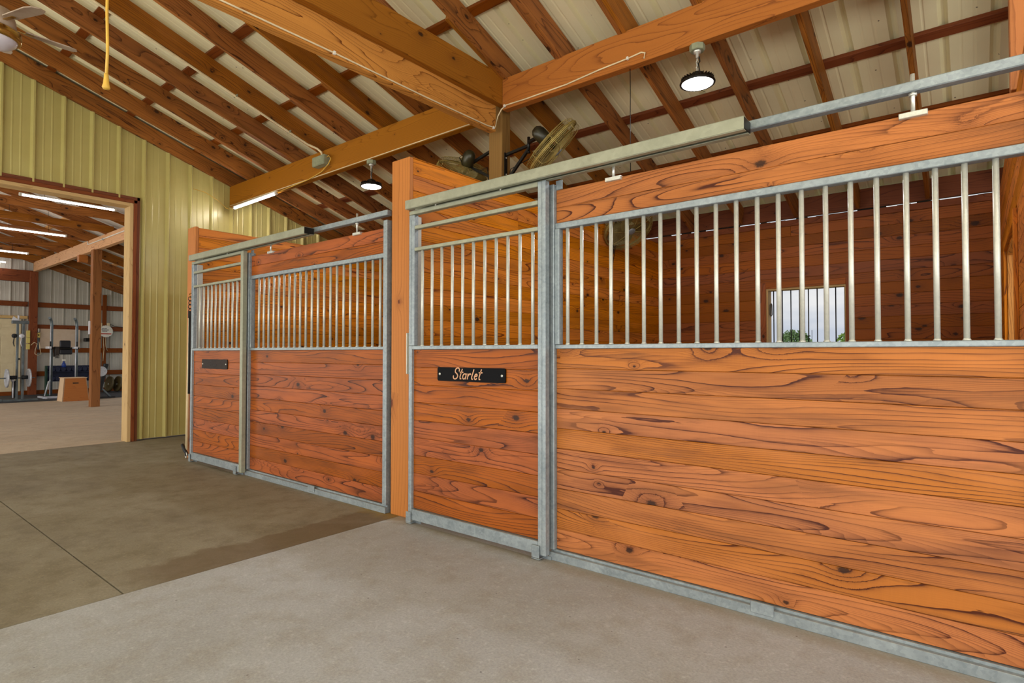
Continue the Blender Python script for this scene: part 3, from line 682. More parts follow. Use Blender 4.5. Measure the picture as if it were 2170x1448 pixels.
stall_door(0, d2, M['front_door'], 'sliding door of the near stall with black Starlet plate', (-.018, .582, 1.016, 1.108), ('Starlet', .125, 1.032, .078, .90, .0078), M['black'], M['tan'])
stall_door(-3.665+.02, d1, M['front_red'], 'sliding door of the far stall with dark bronze name plate', (-3.686, -3.098, 1.036, 1.136), ('Blen', -3.50, 1.052, .078, 1.0, .006), M['brownplate'], M['groove'])
def floor_guide(x0, x1, lab):
    t = MB(); t.box((x0, -.086, .012), (x1, -.081, .085), 0, .002); t.box((x0, -.086, .004), (x1, -.03, .010), 0, .001); t.box((x0+.01, -.034, 0), (x1+.05, -.029, .02), 0)
    return tag(t.make('floor_guide', M['galv']), lab, 'guide bracket', 'steel floor guides at the stall doors')
floor_guide(.80, .855, 'steel floor guide at the right foot of the near stall door')
floor_guide(-.312, -.262, 'steel floor guide at the left foot of the near stall door')
floor_guide(-2.90, -2.845, 'steel floor guide at the right foot of the far stall door')
floor_guide(-3.95, -3.905, 'steel floor guide at the left foot of the far stall door')
for ox, l in ((0, 'galvanized jamb channel on the middle post beside the near stall door'), (-3.66, 'galvanized jamb channel on the left post beside the far stall door')):
    b = MB(); b.box((ox-.380, .002, .02), (ox-.318, .06, 2.20), 2, .002); b.box((ox-.381, -.03, 1.05), (ox-.372, .0, 1.35), 2, .003)
    tag(b.make('door_jamb', M['bar']), l, 'door jamb', 'galvanized door jambs')

# ------------------------------------------------------------------ round high bay lamps
GL = 'round hanging lamps'
def bay_lamp(x, zbm, zd, lab, r=.122):
    y = 1.36; t = thing('hanging_lamp', (x, y, zd), lab, 'lamp', GL)
    b = MB(); b.lathe([(0, zbm-.045), (.050, zbm-.045), (.056, zbm-.040), (.056, zbm-.001), (0, zbm-.001)], Matrix.Translation((x, y, 0)) @ Matrix.Rotation(math.radians(22.5), 4, 'Z'), 8, False); b.make('junction_box', M['jbox'], t)
    b = MB(); b.lathe([(.030, zbm-.046), (.026, zbm-.060), (.012, zbm-.066), (.011, zbm-.095), (0, zbm-.097)], Matrix.Translation((x, y, 0)), 16); b.make('swivel', M['zinc'], t)
    b = MB(); z = zbm-.10; i = 0
    while z > zd+.075:
        rr = .012
        pts = [(x+(rr*math.cos(a)*.7 if i % 2 else 0), y+(0 if i % 2 else rr*math.cos(a)*.7), z-.006+rr*1.2*math.sin(a)) for a in [k*2*PI/10 for k in range(10)]]
        b.tube(pts, .0028, 6, True); z -= .02; i += 1
    b.make('chain', M['zinc'], t)
    b = MB(); b.tube([(x+.014, y, zbm-.09), (x+.022, y-.008, zbm-.13), (x+.012, y-.012, (zbm+zd)/2), (x+.02, y-.006, zd+.08), (x+.005, y, zd+.06)], .005, 8); b.make('cable', M['dsteel'], t)
    T = Matrix.Translation((x, y, zd))
    b = MB(); b.lathe([(0, .085), (.028, .085), (.045, .075), (.055, .050), (.060, .034), (.095, .030), (r, .018), (r+.006, .004), (r+.004, -.002), (r-.008, -.004), (r-.012, .002), (0, .002)], T, 36)
    for k in range(30):
        a = 2*PI*k/30; c_, s_ = math.cos(a), math.sin(a); Tk = T @ Matrix.Rotation(a, 4, 'Z'); b.box((.055, -.0016, .018), (r-.004, .0016, .042), 0, 0, Tk)
    b.make('lamp_housing', M['dsteel'], t)
    b = MB(); b.lathe([(0, -.010), (r*.6, -.008), (r-.012, -.002), (r-.013, .001)], T, 36); b.make('lens', M['lens'], t)
    return t
bay_lamp(-2.626, 3.455, 3.150, 'round glowing lamp on a chain over the far stall')
bay_lamp(1.257, 3.495, 3.207, 'round glowing lamp on a chain over the near stall, nearest the camera')
bay_lamp(5.1, 3.495, 3.207, 'added round fill lamp on a chain beyond the right edge of the view')  # extra lamp added out of view to brighten the interior

# tube light and cords on the far beam
def tube_light(p, q, lab, group, mat, wires=None):
    p = Vector(p); q = Vector(q); t = thing('tube_light', (p+q)/2, lab, 'tube light', group)
    d = (q-p).normalized()
    b = MB(); b.beam(p+Vector((0, 0, .022)), q+Vector((0, 0, .022)), .034, .018, (0, 0, 1), .003); b.make('light_body', M['white'], t)
    b = MB(); b.cyl(p+d*.01, q-d*.01, .016, n=14); b.make('light_tube', mat, t)
    for e in (p, q):
        b = MB(); b.box(e-Vector((.018, .018, .018)), e+Vector((.018, .018, .032)), 2, .003); b.make('end_cap', M['white'], t)
    if wires:
        for w in wires:
            b = MB(); b.cyl(w[0], w[1], .003, n=6); b.make('hanging_wire', M['dsteel'], t)
    return t
tube_light((-5.88, 1.30, 3.405), (-4.67, 1.30, 3.415), 'single glowing tube light under the brown beam by the olive wall', None, M['tubeglow'])
for i, (x, y) in enumerate(((-3.6, -4.4), (-.2, -4.4), (3.4, -4.4), (3.9, -1.2))):  # unseen tubes added to brighten the roof and olive wall
    tube_light((x-.6, y, 3.42), (x+.6, y, 3.42), 'added fill tube light over the aisle out of view, %s along the row' % ORD[i], 'added fill tube lights over the aisle', M['fillglow'],
               [((x-.4, y, 3.45), (x-.4, y, 4.55)), ((x+.4, y, 3.45), (x+.4, y, 4.55))])
GT = 'tube lights over the gym'
for i, (x, ya, yb_) in enumerate(((-8.83, -.67, .61), (-12.25, -.52, .71), (-15.65, -.5, .73), (-17.9, -.5, .70))):
    tube_light((x, ya, 3.70), (x, yb_, 3.70), 'glowing tube light hanging over the gym, %s from the olive wall' % ORD[i], GT, M['gymglow'],
               [((x, ya+.3, 3.73), (x, ya+.3, zb(ya+.3)+.1)), ((x, yb_-.3, 3.73), (x, yb_-.3, zb(yb_-.3)+.1))])
# conduit and junction box
t = thing('electrical_conduit', (-3.655, 0, 4.2), 'cream conduit running down a rafter to the junction box', 'conduit')
pts = [(-3.635, y, zb(y)-.015) for y in (-2.9, -1.0, -.1, .5, 1.0)]+[(-3.635, 1.15, 3.82), (-3.6, 1.26, 3.79), (-3.55, 1.29, 3.74), (-3.53, 1.29, 3.68)]
b = MB(); b.tube(pts, .0135, 10); b.make('pipe', M['cream'], t)
for y in (-1.0, .25, .9):
    b = MB(); b.beam((-3.672, y, zb(y)-.010), (-3.60, y, zb(y)-.010), .016, .026, (0, -SL, 1), .002); b.make('pipe_clip', M['galvg'], t)
b = MB(); b.box((-3.66, 1.228, 3.555), (-3.40, 1.318, 3.675), 0, .006); b.box((-3.652, 1.222, 3.563), (-3.408, 1.229, 3.667), 0, .003)
tag(b.make('junction_box', M['jbox']), 'cream plastic junction box screwed to the far beam', 'electrical box')
b = MB(); b.tube([(-3.40, 1.27, 3.64), (-3.34, 1.26, 3.645), (-3.30, 1.26, 3.60), (-3.36, 1.27, 3.55), (-3.55, 1.29, 3.49), (-3.85, 1.295, 3.452), (-4.2, 1.30, 3.440), (-4.64, 1.30, 3.425)], .006, 8)
tag(b.make('yellow_cord', M['yellow']), 'yellow cord from the junction box to the tube light', 'cord')
b = MB(); b.tube([(-6.05, 1.312, 3.47), (-5, 1.312, 3.466), (-3.6, 1.312, 3.462), (-2.2, 1.312, 3.463), (-.9, 1.312, 3.462)], .0055, 8)
tag(b.make('cable', M['cream']), 'thin cream cable stapled along the bottom of the far brown beam', 'cable')
b = MB(); b.tube([(-6.07, .78, 3.62), (-6.06, .95, 3.60), (-6.05, 1.12, 3.52), (-6.04, 1.25, 3.42), (-6.0, 1.30, 3.40), (-5.92, 1.30, 3.41)], .004, 6)
tag(b.make('cable', M['yellow']), 'short thin cable looping from the olive wall to the tube light', 'cable')
t = thing('cable', (-.66, 0, 3.32), 'cream cable along the pale cross beam and around the post corner', 'cable')
pts = [(-.664, -3.2, 3.325), (-.664, -1.26, 3.322), (-.664, -.456, 3.326), (-.664, .4, 3.318), (-.664, 1.18, 3.322), (-.664, 1.29, 3.335), (-.640, 1.305, 3.44), (-.60, 1.31, 3.50), (-.545, 1.311, 3.525), (-.3, 1.311, 3.518), (.128, 1.311, 3.520), (.45, 1.311, 3.545), (.712, 1.311, 3.555), (.83, 1.311, 3.565), (.862, 1.311, 3.55), (.85, 1.311, 3.51)]
b = MB(); b.tube(pts, .0062, 8); b.make('cable_run', M['cream'], t)
for p in ((-.662, -.456, 3.326), (-.662, 1.27, 3.328), (-.56, 1.308, 3.52), (.712, 1.308, 3.555)):
    b = MB(); b.box(Vector(p)-Vector((.01, .010, .012)), Vector(p)+Vector((.008, .010, .012)), 0, .002); b.make('cable_clip', M['white'], t)
b = MB(); b.tube([(.707, 1.36, 3.494), (.709, 1.36, 3.3), (.706, 1.361, 3.0), (.708, 1.36, 2.66)], .003, 6)
tag(b.make('hanging_string', M['dsteel']), 'thin dark string hanging from the near beam above the stall', 'string')
# pull cord with bell end, hanging from the pale cross beam
t = thing('pull_cord', (-.70, -1.80, 2.6), 'yellow pull cord with a small bell end at top left', 'pull cord')
b = MB(); b.tube([(-.712, -1.80, 3.306), (-.708, -1.802, 3.0), (-.703, -1.798, 2.80), (-.708, -1.80, 2.665)], .0075, 8); b.make('cord', M['yellow'], t)
b = MB(); b.lathe([(0, .075), (.010, .072), (.011, .055), (.014, .02), (.019, .0), (.015, -.008), (0, -.01)], Matrix.Translation((-.710, -1.80, 2.60)), 14); b.make('bell_end', M['yellow'], t)

# ceiling fan at the top left
cf = Vector((-1.70, -2.10, 3.072))
t = thing('ceiling_fan', cf, 'ceiling fan with brass ring and frosted dome at the top left edge', 'ceiling fan')
b = MB(); b.cyl(cf+Vector((0, 0, .16)), (cf.x, cf.y, zb(cf.y)+.0), .012, n=12); b.make('down_rod', M['brass'], t)
T = Matrix.Translation(cf)
b = MB(); b.lathe([(0, .20), (.05, .20), (.09, .18), (.105, .13), (.11, .075), (.10, .07), (0, .07)], T, 32); b.make('motor_housing', M['fanblade'], t)
b = MB(); b.lathe([(0, .07), (.11, .07), (.132, .055), (.135, .03), (.132, .01), (.120, .0), (.112, .004), (.112, .02), (0, .02)], T, 40)
b.make('brass_ring', M['brass'], t)
b = MB(); b.lathe([(.115, .006), (.108, -.012), (.085, -.030), (.05, -.040), (0, -.044)], T, 32); b.make('glass_dome', M['dome'], t)
for k in range(5):
    Tk = T @ Matrix.Rotation(math.radians(20+72*k), 4, 'Z') @ Matrix.Translation((0, 0, .10)) @ Matrix.Rotation(math.radians(11), 4, 'X')
    b = MB(); b.prism([Tk @ Vector(p) for p in ((.15, -.038, 0), (.36, -.052, 0), (.40, -.038, 0), (.415, 0, 0), (.40, .038, 0), (.36, .052, 0), (.15, .038, 0))], Tk.to_3x3() @ Vector((0, 0, .006)))
    bl = b.make('fan_blade', M['fanblade'], t)
    b = MB(); b.box((.09, -.012, -.004), (.19, .012, 0), 0, .001, Tk); b.make('blade_arm', M['brass'], bl)

# ------------------------------------------------------------------ wall fans
def wall_fan(c, n, r, plate_c, side, joint, lab, spin=0.0):
    c = Vector(c); n = Vector(n).normalized(); t = thing('wall_fan', c, lab, 'fan', 'round caged wall fans')
    T = n.to_track_quat('Z', 'Y').to_matrix().to_4x4(); T.translation = c
    dep = .075
    b = MB()
    def ring(rad, z, w, k=48): b.tube([T @ Vector((rad*math.cos(2*PI*i/k), rad*math.sin(2*PI*i/k), z)) for i in range(k)], w, 5, True)
    prof = lambda q: dep*(1-(q**7)*.35)
    for s_ in (1, -1):
        for i in range(1, 18):
            q = .16+.84*i/18; ring(r*q, s_*prof(q), .0011, 40)
        for k in range(8):
            a = 2*PI*k/8+.2; b.tube([T @ Vector((r*q*math.cos(a), r*q*math.sin(a), s_*(prof(q)+.002))) for q in (.14, .3, .5, .7, .85, .95, 1.0)]+[T @ Vector((r*math.cos(a), r*math.sin(a), s_*.008))], .0024, 5)
        ring(r, s_*.012, .004)
        for zz in (.026, .040): ring(r*1.0, s_*zz, .0014)
    ring(r+.003, 0, .008)
    b.make('cage', M['cage'], t)
    b = MB(); b.lathe([(0, dep+.008), (.03, dep+.008), (.048, dep+.002), (.048, dep-.004), (0, dep-.004)], T, 24); b.make('centre_badge', M['galv'], t)
    for k in range(3):
        a = spin+2*PI*k/3; Tk = T @ Matrix.Rotation(a, 4, 'Z')
        V = []; N = 7
        bm_ = MB()
        rows = []
        for i in range(N):
            q = i/(N-1); rad = .05+(r-.075)*q; wd = .055+.10*math.sin(PI*min(1, q*.85+.1)); tw = math.radians(30-12*q)
            rows.append([Tk @ Vector((rad*math.cos(s*wd/rad*.9), rad*math.sin(s*wd/rad*.9), math.sin(tw)*s*wd)) for s in (-1, -.33, .33, 1)])
        vs = [[bm_.bm.verts.new(p) for p in row] for row in rows]
        fs = []
        for i in range(N-1):
            for j in range(3): f = bm_.bm.faces.new([vs[i][j], vs[i][j+1], vs[i+1][j+1], vs[i+1][j]]); f.smooth = True; fs.append(f)
        bmesh.ops.solidify(bm_.bm, geom=fs, thickness=.003)
        bm_.make('fan_blade', M['blade'], t)
    b = MB(); b.lathe([(0, -dep-.16), (.03, -dep-.155), (.055, -dep-.13), (.064, -dep-.095), (.064, -dep-.02), (.05, -dep+.01), (.02, -dep+.02), (.02, .02), (0, .02)], T, 28); b.make('motor', M['motor'], t)
    m0 = T @ Vector((0, 0, -dep-.07)); J = Vector(joint); pc = Vector(plate_c)
    b = MB(); b.beam(m0, J, .03, .03, (0, 0, 1), .003); b.cyl(J-Vector((0, 0, .07)), J+Vector((0, 0, .05)), .014, n=12); b.cyl(J-Vector((0, 0, .10)), J-Vector((0, 0, .085)), .018, n=6)
    b.make('tilt_joint', M['dsteel'], t)
    b = MB(); b.box(pc-Vector((.005, .02, .17)), pc+Vector((.005, .02, .12)), 2, .001)
    b.beam(pc+Vector((.012*side, 0, .10)), J+Vector((0, 0, -.03)), .026, .026, (0, 1, 0), .002)
    b.beam(pc+Vector((.012*side, 0, -.16)), J+Vector((0, 0, -.06)), .026, .026, (0, 1, 0), .002)
    b.make('bracket_arm', M['dsteel'], t)
    b = MB()
    for dz in (.07, -.09): b.cyl(pc+Vector((0, 0, dz)), pc+Vector((.011*side, 0, dz)), .007, n=8)
    b.make('bracket_bolts', M['zinc'], t)
    b = MB(); b.tube([T @ Vector((.05, .03, -dep-.10)), T @ Vector((.09, .03, -dep-.06)), m0+Vector((.03*side, 0, -.10)), J+Vector((.02*side, .02, -.14)), pc+Vector((.06*side, .0, -.05)), pc+Vector((.02*side, -.01, -.30))], .004, 6); b.make('power_lead', M['dsteel'], t)
    return t
wall_fan((-.105, 1.44, 3.069), (.52, .505, -.69), .287, (-.667, 1.455, 3.02), 1, (-.385, 1.45, 3.175), 'caged fan on the right side of the weathered post, tilted over the near stall', .4)
wall_fan((-1.20, 1.44, 3.050), (-.59, .22, -.81), .285, (-.845, 1.455, 3.10), -1, (-1.13, 1.45, 3.155), 'caged fan on the left side of the weathered post with black motor on top', .9)
wall_fan((-.16, 3.0, 2.61), (.62, -.21, -.75), .285, (-.387, 3.02, 2.50), 1, (-.33, 3.02, 2.66), 'caged fan glimpsed through the bars high on the stall divider', .1)

# ------------------------------------------------------------------ rope hanging on the left end post
t = thing('lead_rope', (-4.10, -.02, .05), 'black lead rope and cream pole hanging beside the far stall post', 'lead rope')
b = MB(); b.box((-4.115, -.004, 1.86), (-4.085, -.0005, 1.91), 2, .002); b.tube([(-4.10, -.004, 1.885), (-4.10, -.03, 1.875), (-4.10, -.03, 1.84), (-4.10, -.012, 1.832)], .006, 8); b.make('wall_hook', M['brass'], t)
b = MB()
for i in range(4):
    cz = 1.83-.045*i
    b.tube([(-4.105+(.022*math.cos(a) if i % 2 else .006*math.cos(a)), -.022+(.006*math.cos(a) if i % 2 else .016*math.cos(a)), cz-.01+.028*math.sin(a)) for a in [k*2*PI/12 for k in range(12)]], .0045, 6, True)
b.make('chain', M['dsteel'], t)
b = MB(); b.cyl((-4.106, -.022, 1.60), (-4.106, -.022, 1.68), .020, n=12); b.tube([(-4.106, -.022, 1.67), (-4.108, -.022, 1.3), (-4.106, -.022, 1.0), (-4.108, -.022, .74)], .013, 10); b.make('rope', M['rope'], t)
b = MB(); b.cyl((-4.150, -.022, .10), (-4.122, -.022, 1.62), .016, .013, n=12); b.make('pole', M['strap'], t)
b = MB(); b.tube([(-4.20, -.05, .16), (-4.15, -.045, .10), (-4.135, -.03, .07), (-4.12, -.03, .04)], .018, 8); b.make('black_clip', M['blackrub'], t)
b = MB(); b.tube([(-4.13+.02*math.cos(a), -.035, .045+.03*math.sin(a)) for a in [k*2*PI/12 for k in range(12)]], .006, 6, True); b.make('snap', M['zinc'], t)

# ------------------------------------------------------------------ gym
b = MB(); b.box((XG+.08, -6, 0.001), (-15.15, 4.3, .012), 1, .002); tag(b.make('rubber_mat', M['rubber']), 'dark grey rubber mat along the far end of the gym', 'mat')
# door
t = thing('door_1', (XG+.05, .5, 0), 'cream six panel door in the far gym wall', 'door'); t['kind'] = 'structure'
b = MB(); b.box((XG+.036, .08, .12), (XG+.075, 1.08, 2.15), 2, .003); b.make('door_panel', M['door'], t)
b = MB()
for (ya, yb_) in ((.17, .53), (.63, .98)):
    for (za, zb_) in ((.30, .95), (1.10, 1.72), (1.86, 2.02)):
        for (p, q) in (((ya, za), (yb_, za+.012)), ((ya, zb_-.012), (yb_, zb_)), ((ya, za), (ya+.012, zb_)), ((yb_-.012, za), (yb_, zb_))):
            b.box((XG+.075, p[0], p[1]), (XG+.082, q[0], q[1]), None)
        b.box((XG+.075, ya+.04, za+.04), (XG+.081, yb_-.04, zb_-.04), None, .003)
b.make('door_moulding', M['door'], t)
b = MB(); b.lathe([(0, .05), (.028, .045), (.03, .03), (.012, .02), (.012, 0), (.03, -.002), (.03, -.006)], Matrix.Translation((XG+.08, 1.03, 1.03)) @ Matrix.Rotation(PI/2, 4, 'Y'), 14); b.make('door_handle', M['dsteel'], t)
b = MB(); b.box((XG+.036, -.2, .0), (XG+.09, 1.18, .118), 1); struct(b.make('trim_3', M['purlin']))
# board, outlets, sign on far wall
b = MB(); b.box((XG+.075, 1.50, 1.33), (XG+.10, 2.45, 1.90), 1, .002); tag(b.make('notice_board', M['board']), 'blank tan board on the far gym wall behind the exercise tower', 'board')
b = MB(); b.box((XG+.075, 1.42, 1.30), (XG+.095, 1.485, 1.88), 2, .002); tag(b.make('wall_strip', M['gymsteel']), 'grey metal strip beside the tan board in the gym', 'strip')
t = thing('power_strip', (-17.99, 1.16, 1.3), 'yellow power strip on the post by the cream door', 'power strip')
for z0 in (1.30, 1.475, 1.635):
    b = MB(); b.box((-18.0, 1.17, z0), (-17.95, 1.25, z0+(.155 if z0 < 1.6 else .2)), 2, .006); b.make('strip_section', M['yellowbox'], t)
b = MB(); b.tube([(-17.95, 1.27, 1.42), (-17.9, 1.33, 1.50), (-17.9, 1.40, 1.46), (-17.9, 1.36, 1.30), (-17.9, 1.35, 1.18), (-17.9, 1.42, 1.12), (-17.9, 1.49, 1.18), (-17.9, 1.46, 1.32), (-17.95, 1.45, 1.52)], .008, 6)
tag(b.make('looped_cord', M['cream']), 'cream cord looping on the far gym post beside the power strip', 'cord')
t = thing('wall_outlet', (-18.05, 1.46, 1.64), 'yellow outlet box between post and tan board in the gym', 'outlet')
b = MB(); b.box((-18.09, 1.425, 1.64), (-18.02, 1.485, 1.78), 2, .004); b.make('outlet_box', M['yellowbox'], t)
b = MB(); b.box((-18.02, 1.445, 1.68), (-18.012, 1.465, 1.74), 2); b.make('outlet_slots', M['dsteel'], t)
b = MB(); b.cyl((-18.05, 1.455, 1.80), (-18.05, 1.455, 1.90), .02, n=10); b.make('plug', M['white'], t)
for (ya, l) in ((2.93, 'pale switch box left of the upright board on the gym wall'), (3.13, 'pale switch box right of the upright board on the gym wall')):
    b = MB(); b.box((-18.13, ya, 2.0), (-18.08, ya+.075, 2.13), 2, .004); tag(b.make('switch_box', M['door']), l, 'switch box', 'switch boxes on the gym wall')
b = MB(); b.tube([(-18.1, 3.2, 2.10), (-18.1, 3.35, 2.03), (-18.1, 3.6, 2.0)], .008, 6); tag(b.make('cable', M['dsteel']), 'dark cable leaving the right switch box in the gym', 'cable')
t = thing('round_sign', (-18.06, 3.10, 1.87), 'round serrated sign with dark and red print on the gym wall', 'sign')
b = MB(); N = 48; pts = [(-18.08, 3.10+(.19 if i % 2 else .175)*math.cos(2*PI*i/N), 1.87+(.19 if i % 2 else .175)*math.sin(2*PI*i/N)) for i in range(N)]; b.prism(pts, (.015, 0, 0), 1); b.make('sign_disc', M['white'], t)
b = MB()
for (ya, yb_, z) in ((2.99, 3.12, 1.955), (2.985, 3.16, 1.915), (3.0, 3.14, 1.875)):
    y = ya
    while y < yb_: b.box((-18.066, y, z-.012), (-18.062, y+.018, z+.012), 1); y += .028
b.make('sign_letters', M['navyprint'], t)
b = MB(); b.box((-18.066, 2.95, 1.775), (-18.062, 3.24, 1.815), 1); b.make('sign_band', M['red'], t)
b = MB(); b.box((-12.60, 1.224, 1.62), (-12.55, 1.2515, 1.92), 2, .002); tag(b.make('hanging_tag', M['gymwhite']), 'narrow pale tag fixed to the free-standing gym post', 'tag')
b = MB(); b.tube([(-17.98, 2.60, 1.60), (-17.6, 2.66, 1.62), (-17.2, 2.70, 1.60)], .018, 8); b.box((-18.169, 2.56, 1.56), (-18.04, 2.60, 1.62), 0); b.box((-18.05, 2.52, 1.54), (-17.9, 2.64, 1.65), 1, .01); tag(b.make('bracket', M['dsteel']), 'small dark arm fixed on the gym wall left of the post', 'bracket')
b = MB(); b.tube([(-18.06, 3.03, 1.68), (-18.06, 3.05, 1.3), (-18.06, 3.03, .95)], .008, 6); b.tube([(-18.06, 3.08, 1.68), (-18.06, 3.10, 1.4), (-18.06, 3.14, 1.27)], .006, 6); tag(b.make('hanging_string', M['cream']), 'cream cords hanging below the round sign', 'cord')

# cable machine with barbell
mx = -15.5
MY = -.055
t = thing('cable_machine', (mx, .62, 0), 'grey cable machine with a pair of uprights beside the door', 'exercise machine')
b = MB(); b.box((mx-.03, .24, .012), (mx+.03, 1.0, .06), 1, .005); b.box((mx-.04, .22, .012), (mx+.04, .32, .075), 1, .008); b.make('base', M['gymsteel'], t)
for y in (.59, .70):
    b = MB(); b.box((mx-.03, y-.018, .06), (mx+.03, y+.018, 1.94), 2, .004); b.box((mx-.03, y-.026, .06), (mx+.03, y-.018, 1.94), 2, .002); b.make('upright', M['gymsteel'], t)
b = MB(); b.box((mx-.04, .47, 1.92), (mx+.04, .80, 2.0), 1, .006); b.make('top_beam', M['gymsteel'], t)
b = MB(); b.prism([(mx, .47, 2.0), (mx, .62, 2.0), (mx, .50, 2.10)], (.03, 0, 0)); b.cyl((mx, .60, 2.0), (mx, .60, 2.13), .02, n=10); b.make('pulley_head', M['gymwhite'], t)
for y, s_ in ((.52, 1), (.66, 1)):
    b = MB(); b.lathe([(0, -.012), (.05, -.012), (.055, 0), (.05, .012), (0, .012)], Matrix.Translation((mx+.04, y, 1.62)) @ Matrix.Rotation(PI/2, 4, 'Y'), 16)
    b.tube([(mx+.05, y, 1.62), (mx+.05, y-.02, 1.45), (mx+.05, y, 1.36)], .010, 6); b.make('pulley', M['gymwhite' if y > .6 else 'blackrub'], t)
b = MB(); b.cyl((mx+.05, .51, .10), (mx+.05, .51, .50), .014, n=8); b.cyl((mx+.05, .50, .50), (mx+.05, .50, .56), .035, n=10); b.make('cable_handle', M['gymwhite'], t)
b = MB(); b.box((mx-.05, .50, .10), (mx+.0, .57, .52), 2, .004); b.make('weight_stack', M['blackrub'], t)
t = thing('barbell', (mx+.09, .5, .58), 'barbell with pale weight plates resting across the cable machine', 'barbell')
b = MB(); b.cyl((mx+.09, -.7, .585), (mx+.09, .92, .585), .013, n=10); b.make('bar', M['gymsteel'], t)
for y, r in ((.385, .225), (.80, .225)):
    b = MB(); T = Matrix.Translation((mx+.09, y, .585)) @ Matrix.Rotation(PI/2, 4, 'X'); b.lathe([(.014, .018), (.05, .020), (.06, .012), (r-.03, .010), (r-.02, .018), (r, .016), (r, -.016), (r-.02, -.018), (r-.03, -.010), (.06, -.012), (.05, -.02), (.014, -.018)], T, 36); b.make('weight_plate', M['plate'], t)
for ya, yb_ in ((.43, .57), (.66, .78)):
    b = MB(); b.cyl((mx+.09, ya, .60), (mx+.09, yb_, .60), .045, n=12); b.make('bar_pad', M['blackrub'], t)
for o_ in COL.objects:
    if o_.parent is None and o_.name in ('cable_machine', 'barbell'): o_.location.y += MY
# power tower
tx = -16.0
t = thing('exercise_tower', (tx, 1.55, 0), 'grey dip and pull-up tower with black back pad and curved tops', 'exercise machine')
for y in (1.31, 1.85):
    b = MB(); b.tube([(tx, y, .06), (tx, y, 1.2), (tx, y, 1.93), (tx, y-.008, 2.02), (tx+.03, y-.035, 2.09), (tx+.07, y-.065, 2.12)], .034, 10); b.make('upright', M['gymsteel'], t)
b = MB(); b.tube([(tx+.03, 1.285, .10), (tx+.03, 1.285, 1.9)], .012, 6); b.tube([(tx+.03, 1.825, .10), (tx+.03, 1.825, 1.9)], .012, 6); b.make('edge_highlight_tube', M['gymwhite'], t)
b = MB(); b.box((tx-.5, 1.14, .014), (tx+.25, 1.19, .06), 0, .004); b.box((tx-.5, 1.90, .014), (tx+.25, 1.95, .06), 0, .004); b.box((tx+.1, 1.12, .014), (tx+.16, 1.97, .07), 1, .004); b.tube([(tx+.1, 1.16, .08), (tx+.1, 1.24, .45), (tx+.05, 1.28, .48), (tx, 1.30, .44)], .014, 6); b.make('base', M['gymwhite'], t)
b = MB(); b.box((tx+.02, 1.22, 1.30), (tx+.07, 1.90, 1.35), 1, .006); b.make('cross_bar', M['dsteel'], t)
b = MB(); b.box((tx+.06, 1.46, 1.34), (tx+.12, 1.70, 1.53), 1, .028, seg=3); b.box((tx+.05, 1.46, 1.16), (tx+.10, 1.74, 1.30), 1, .028, seg=3); b.make('back_pad', M['pad'], t)
for y in (1.20, 1.76):
    b = MB(); b.box((tx+.02, y-.02, 1.31), (tx+.30, y+.05, 1.37), 0, .006); b.make('arm_rest', M['gymwhite'], t)
    b = MB(); b.cyl((tx+.28, y+.03, 1.37), (tx+.28, y+.03, 1.50), .017, n=10); b.make('grip', M['blackrub'], t)
t = thing('lifting_belt', (tx+.10, 1.42, 1.2), 'brown leather lifting belt draped over the exercise tower', 'belt')
b = MB(); b.box((tx+.085, 1.37, 1.06), (tx+.10, 1.46, 1.36), 2, .004); b.box((tx-.005, 1.35, 1.10), (tx+.01, 1.44, 1.36), 2, .004); b.box((tx-.005, 1.36, 1.355), (tx+.10, 1.46, 1.368), 0, .002); b.make('strap', M['leather'], t)
b = MB(); b.tube([(tx+.105, 1.385, 1.07), (tx+.105, 1.445, 1.07), (tx+.105, 1.445, 1.12), (tx+.105, 1.385, 1.12)], .006, 6, True); b.make('buckle', M['zinc'], t)
# plyo box
t = thing('plyometric_box', (-14.86, 1.52, 0), 'tapered wooden jump box on the gym floor', 'box')
B0 = [(-15.1, 1.24), (-14.62, 1.24), (-14.62, 1.80), (-15.1, 1.80)]; B1 = [(-15.06, 1.285), (-14.66, 1.285), (-14.66, 1.735), (-15.06, 1.735)]
def quadpanel(p, nrm, m, nm):
    b = MB(); b.prism(p, Vector(nrm)*.018, 1); return b.make(nm, m, t)
h = .57
quadpanel([(*B0[1], 0), (*B0[2], 0), (*B1[2], h), (*B1[1], h)], (-1, 0, 0), M['ply'], 'front_panel')
quadpanel([(*B0[0], 0), (*B0[3], 0), (*B1[3], h), (*B1[0], h)], (1, 0, 0), M['ply'], 'back_panel')
quadpanel([(*B0[0], 0), (*B0[1], 0), (*B1[1], h), (*B1[0], h)], (0, 1, 0), M['plyl'], 'side_panel')
quadpanel([(*B0[3], 0), (*B0[2], 0), (*B1[2], h), (*B1[3], h)], (0, -1, 0), M['plyl'], 'side_panel')
b = MB(); b.box((-15.08, 1.27, h), (-14.64, 1.75, h+.018), 1, .003); b.make('top_panel', M['plyl'], t)
b = MB(); b.box((-14.652, 1.45, .435), (-14.636, 1.57, .462), 1, .004); b.make('hand_hole', M['groove'], t)
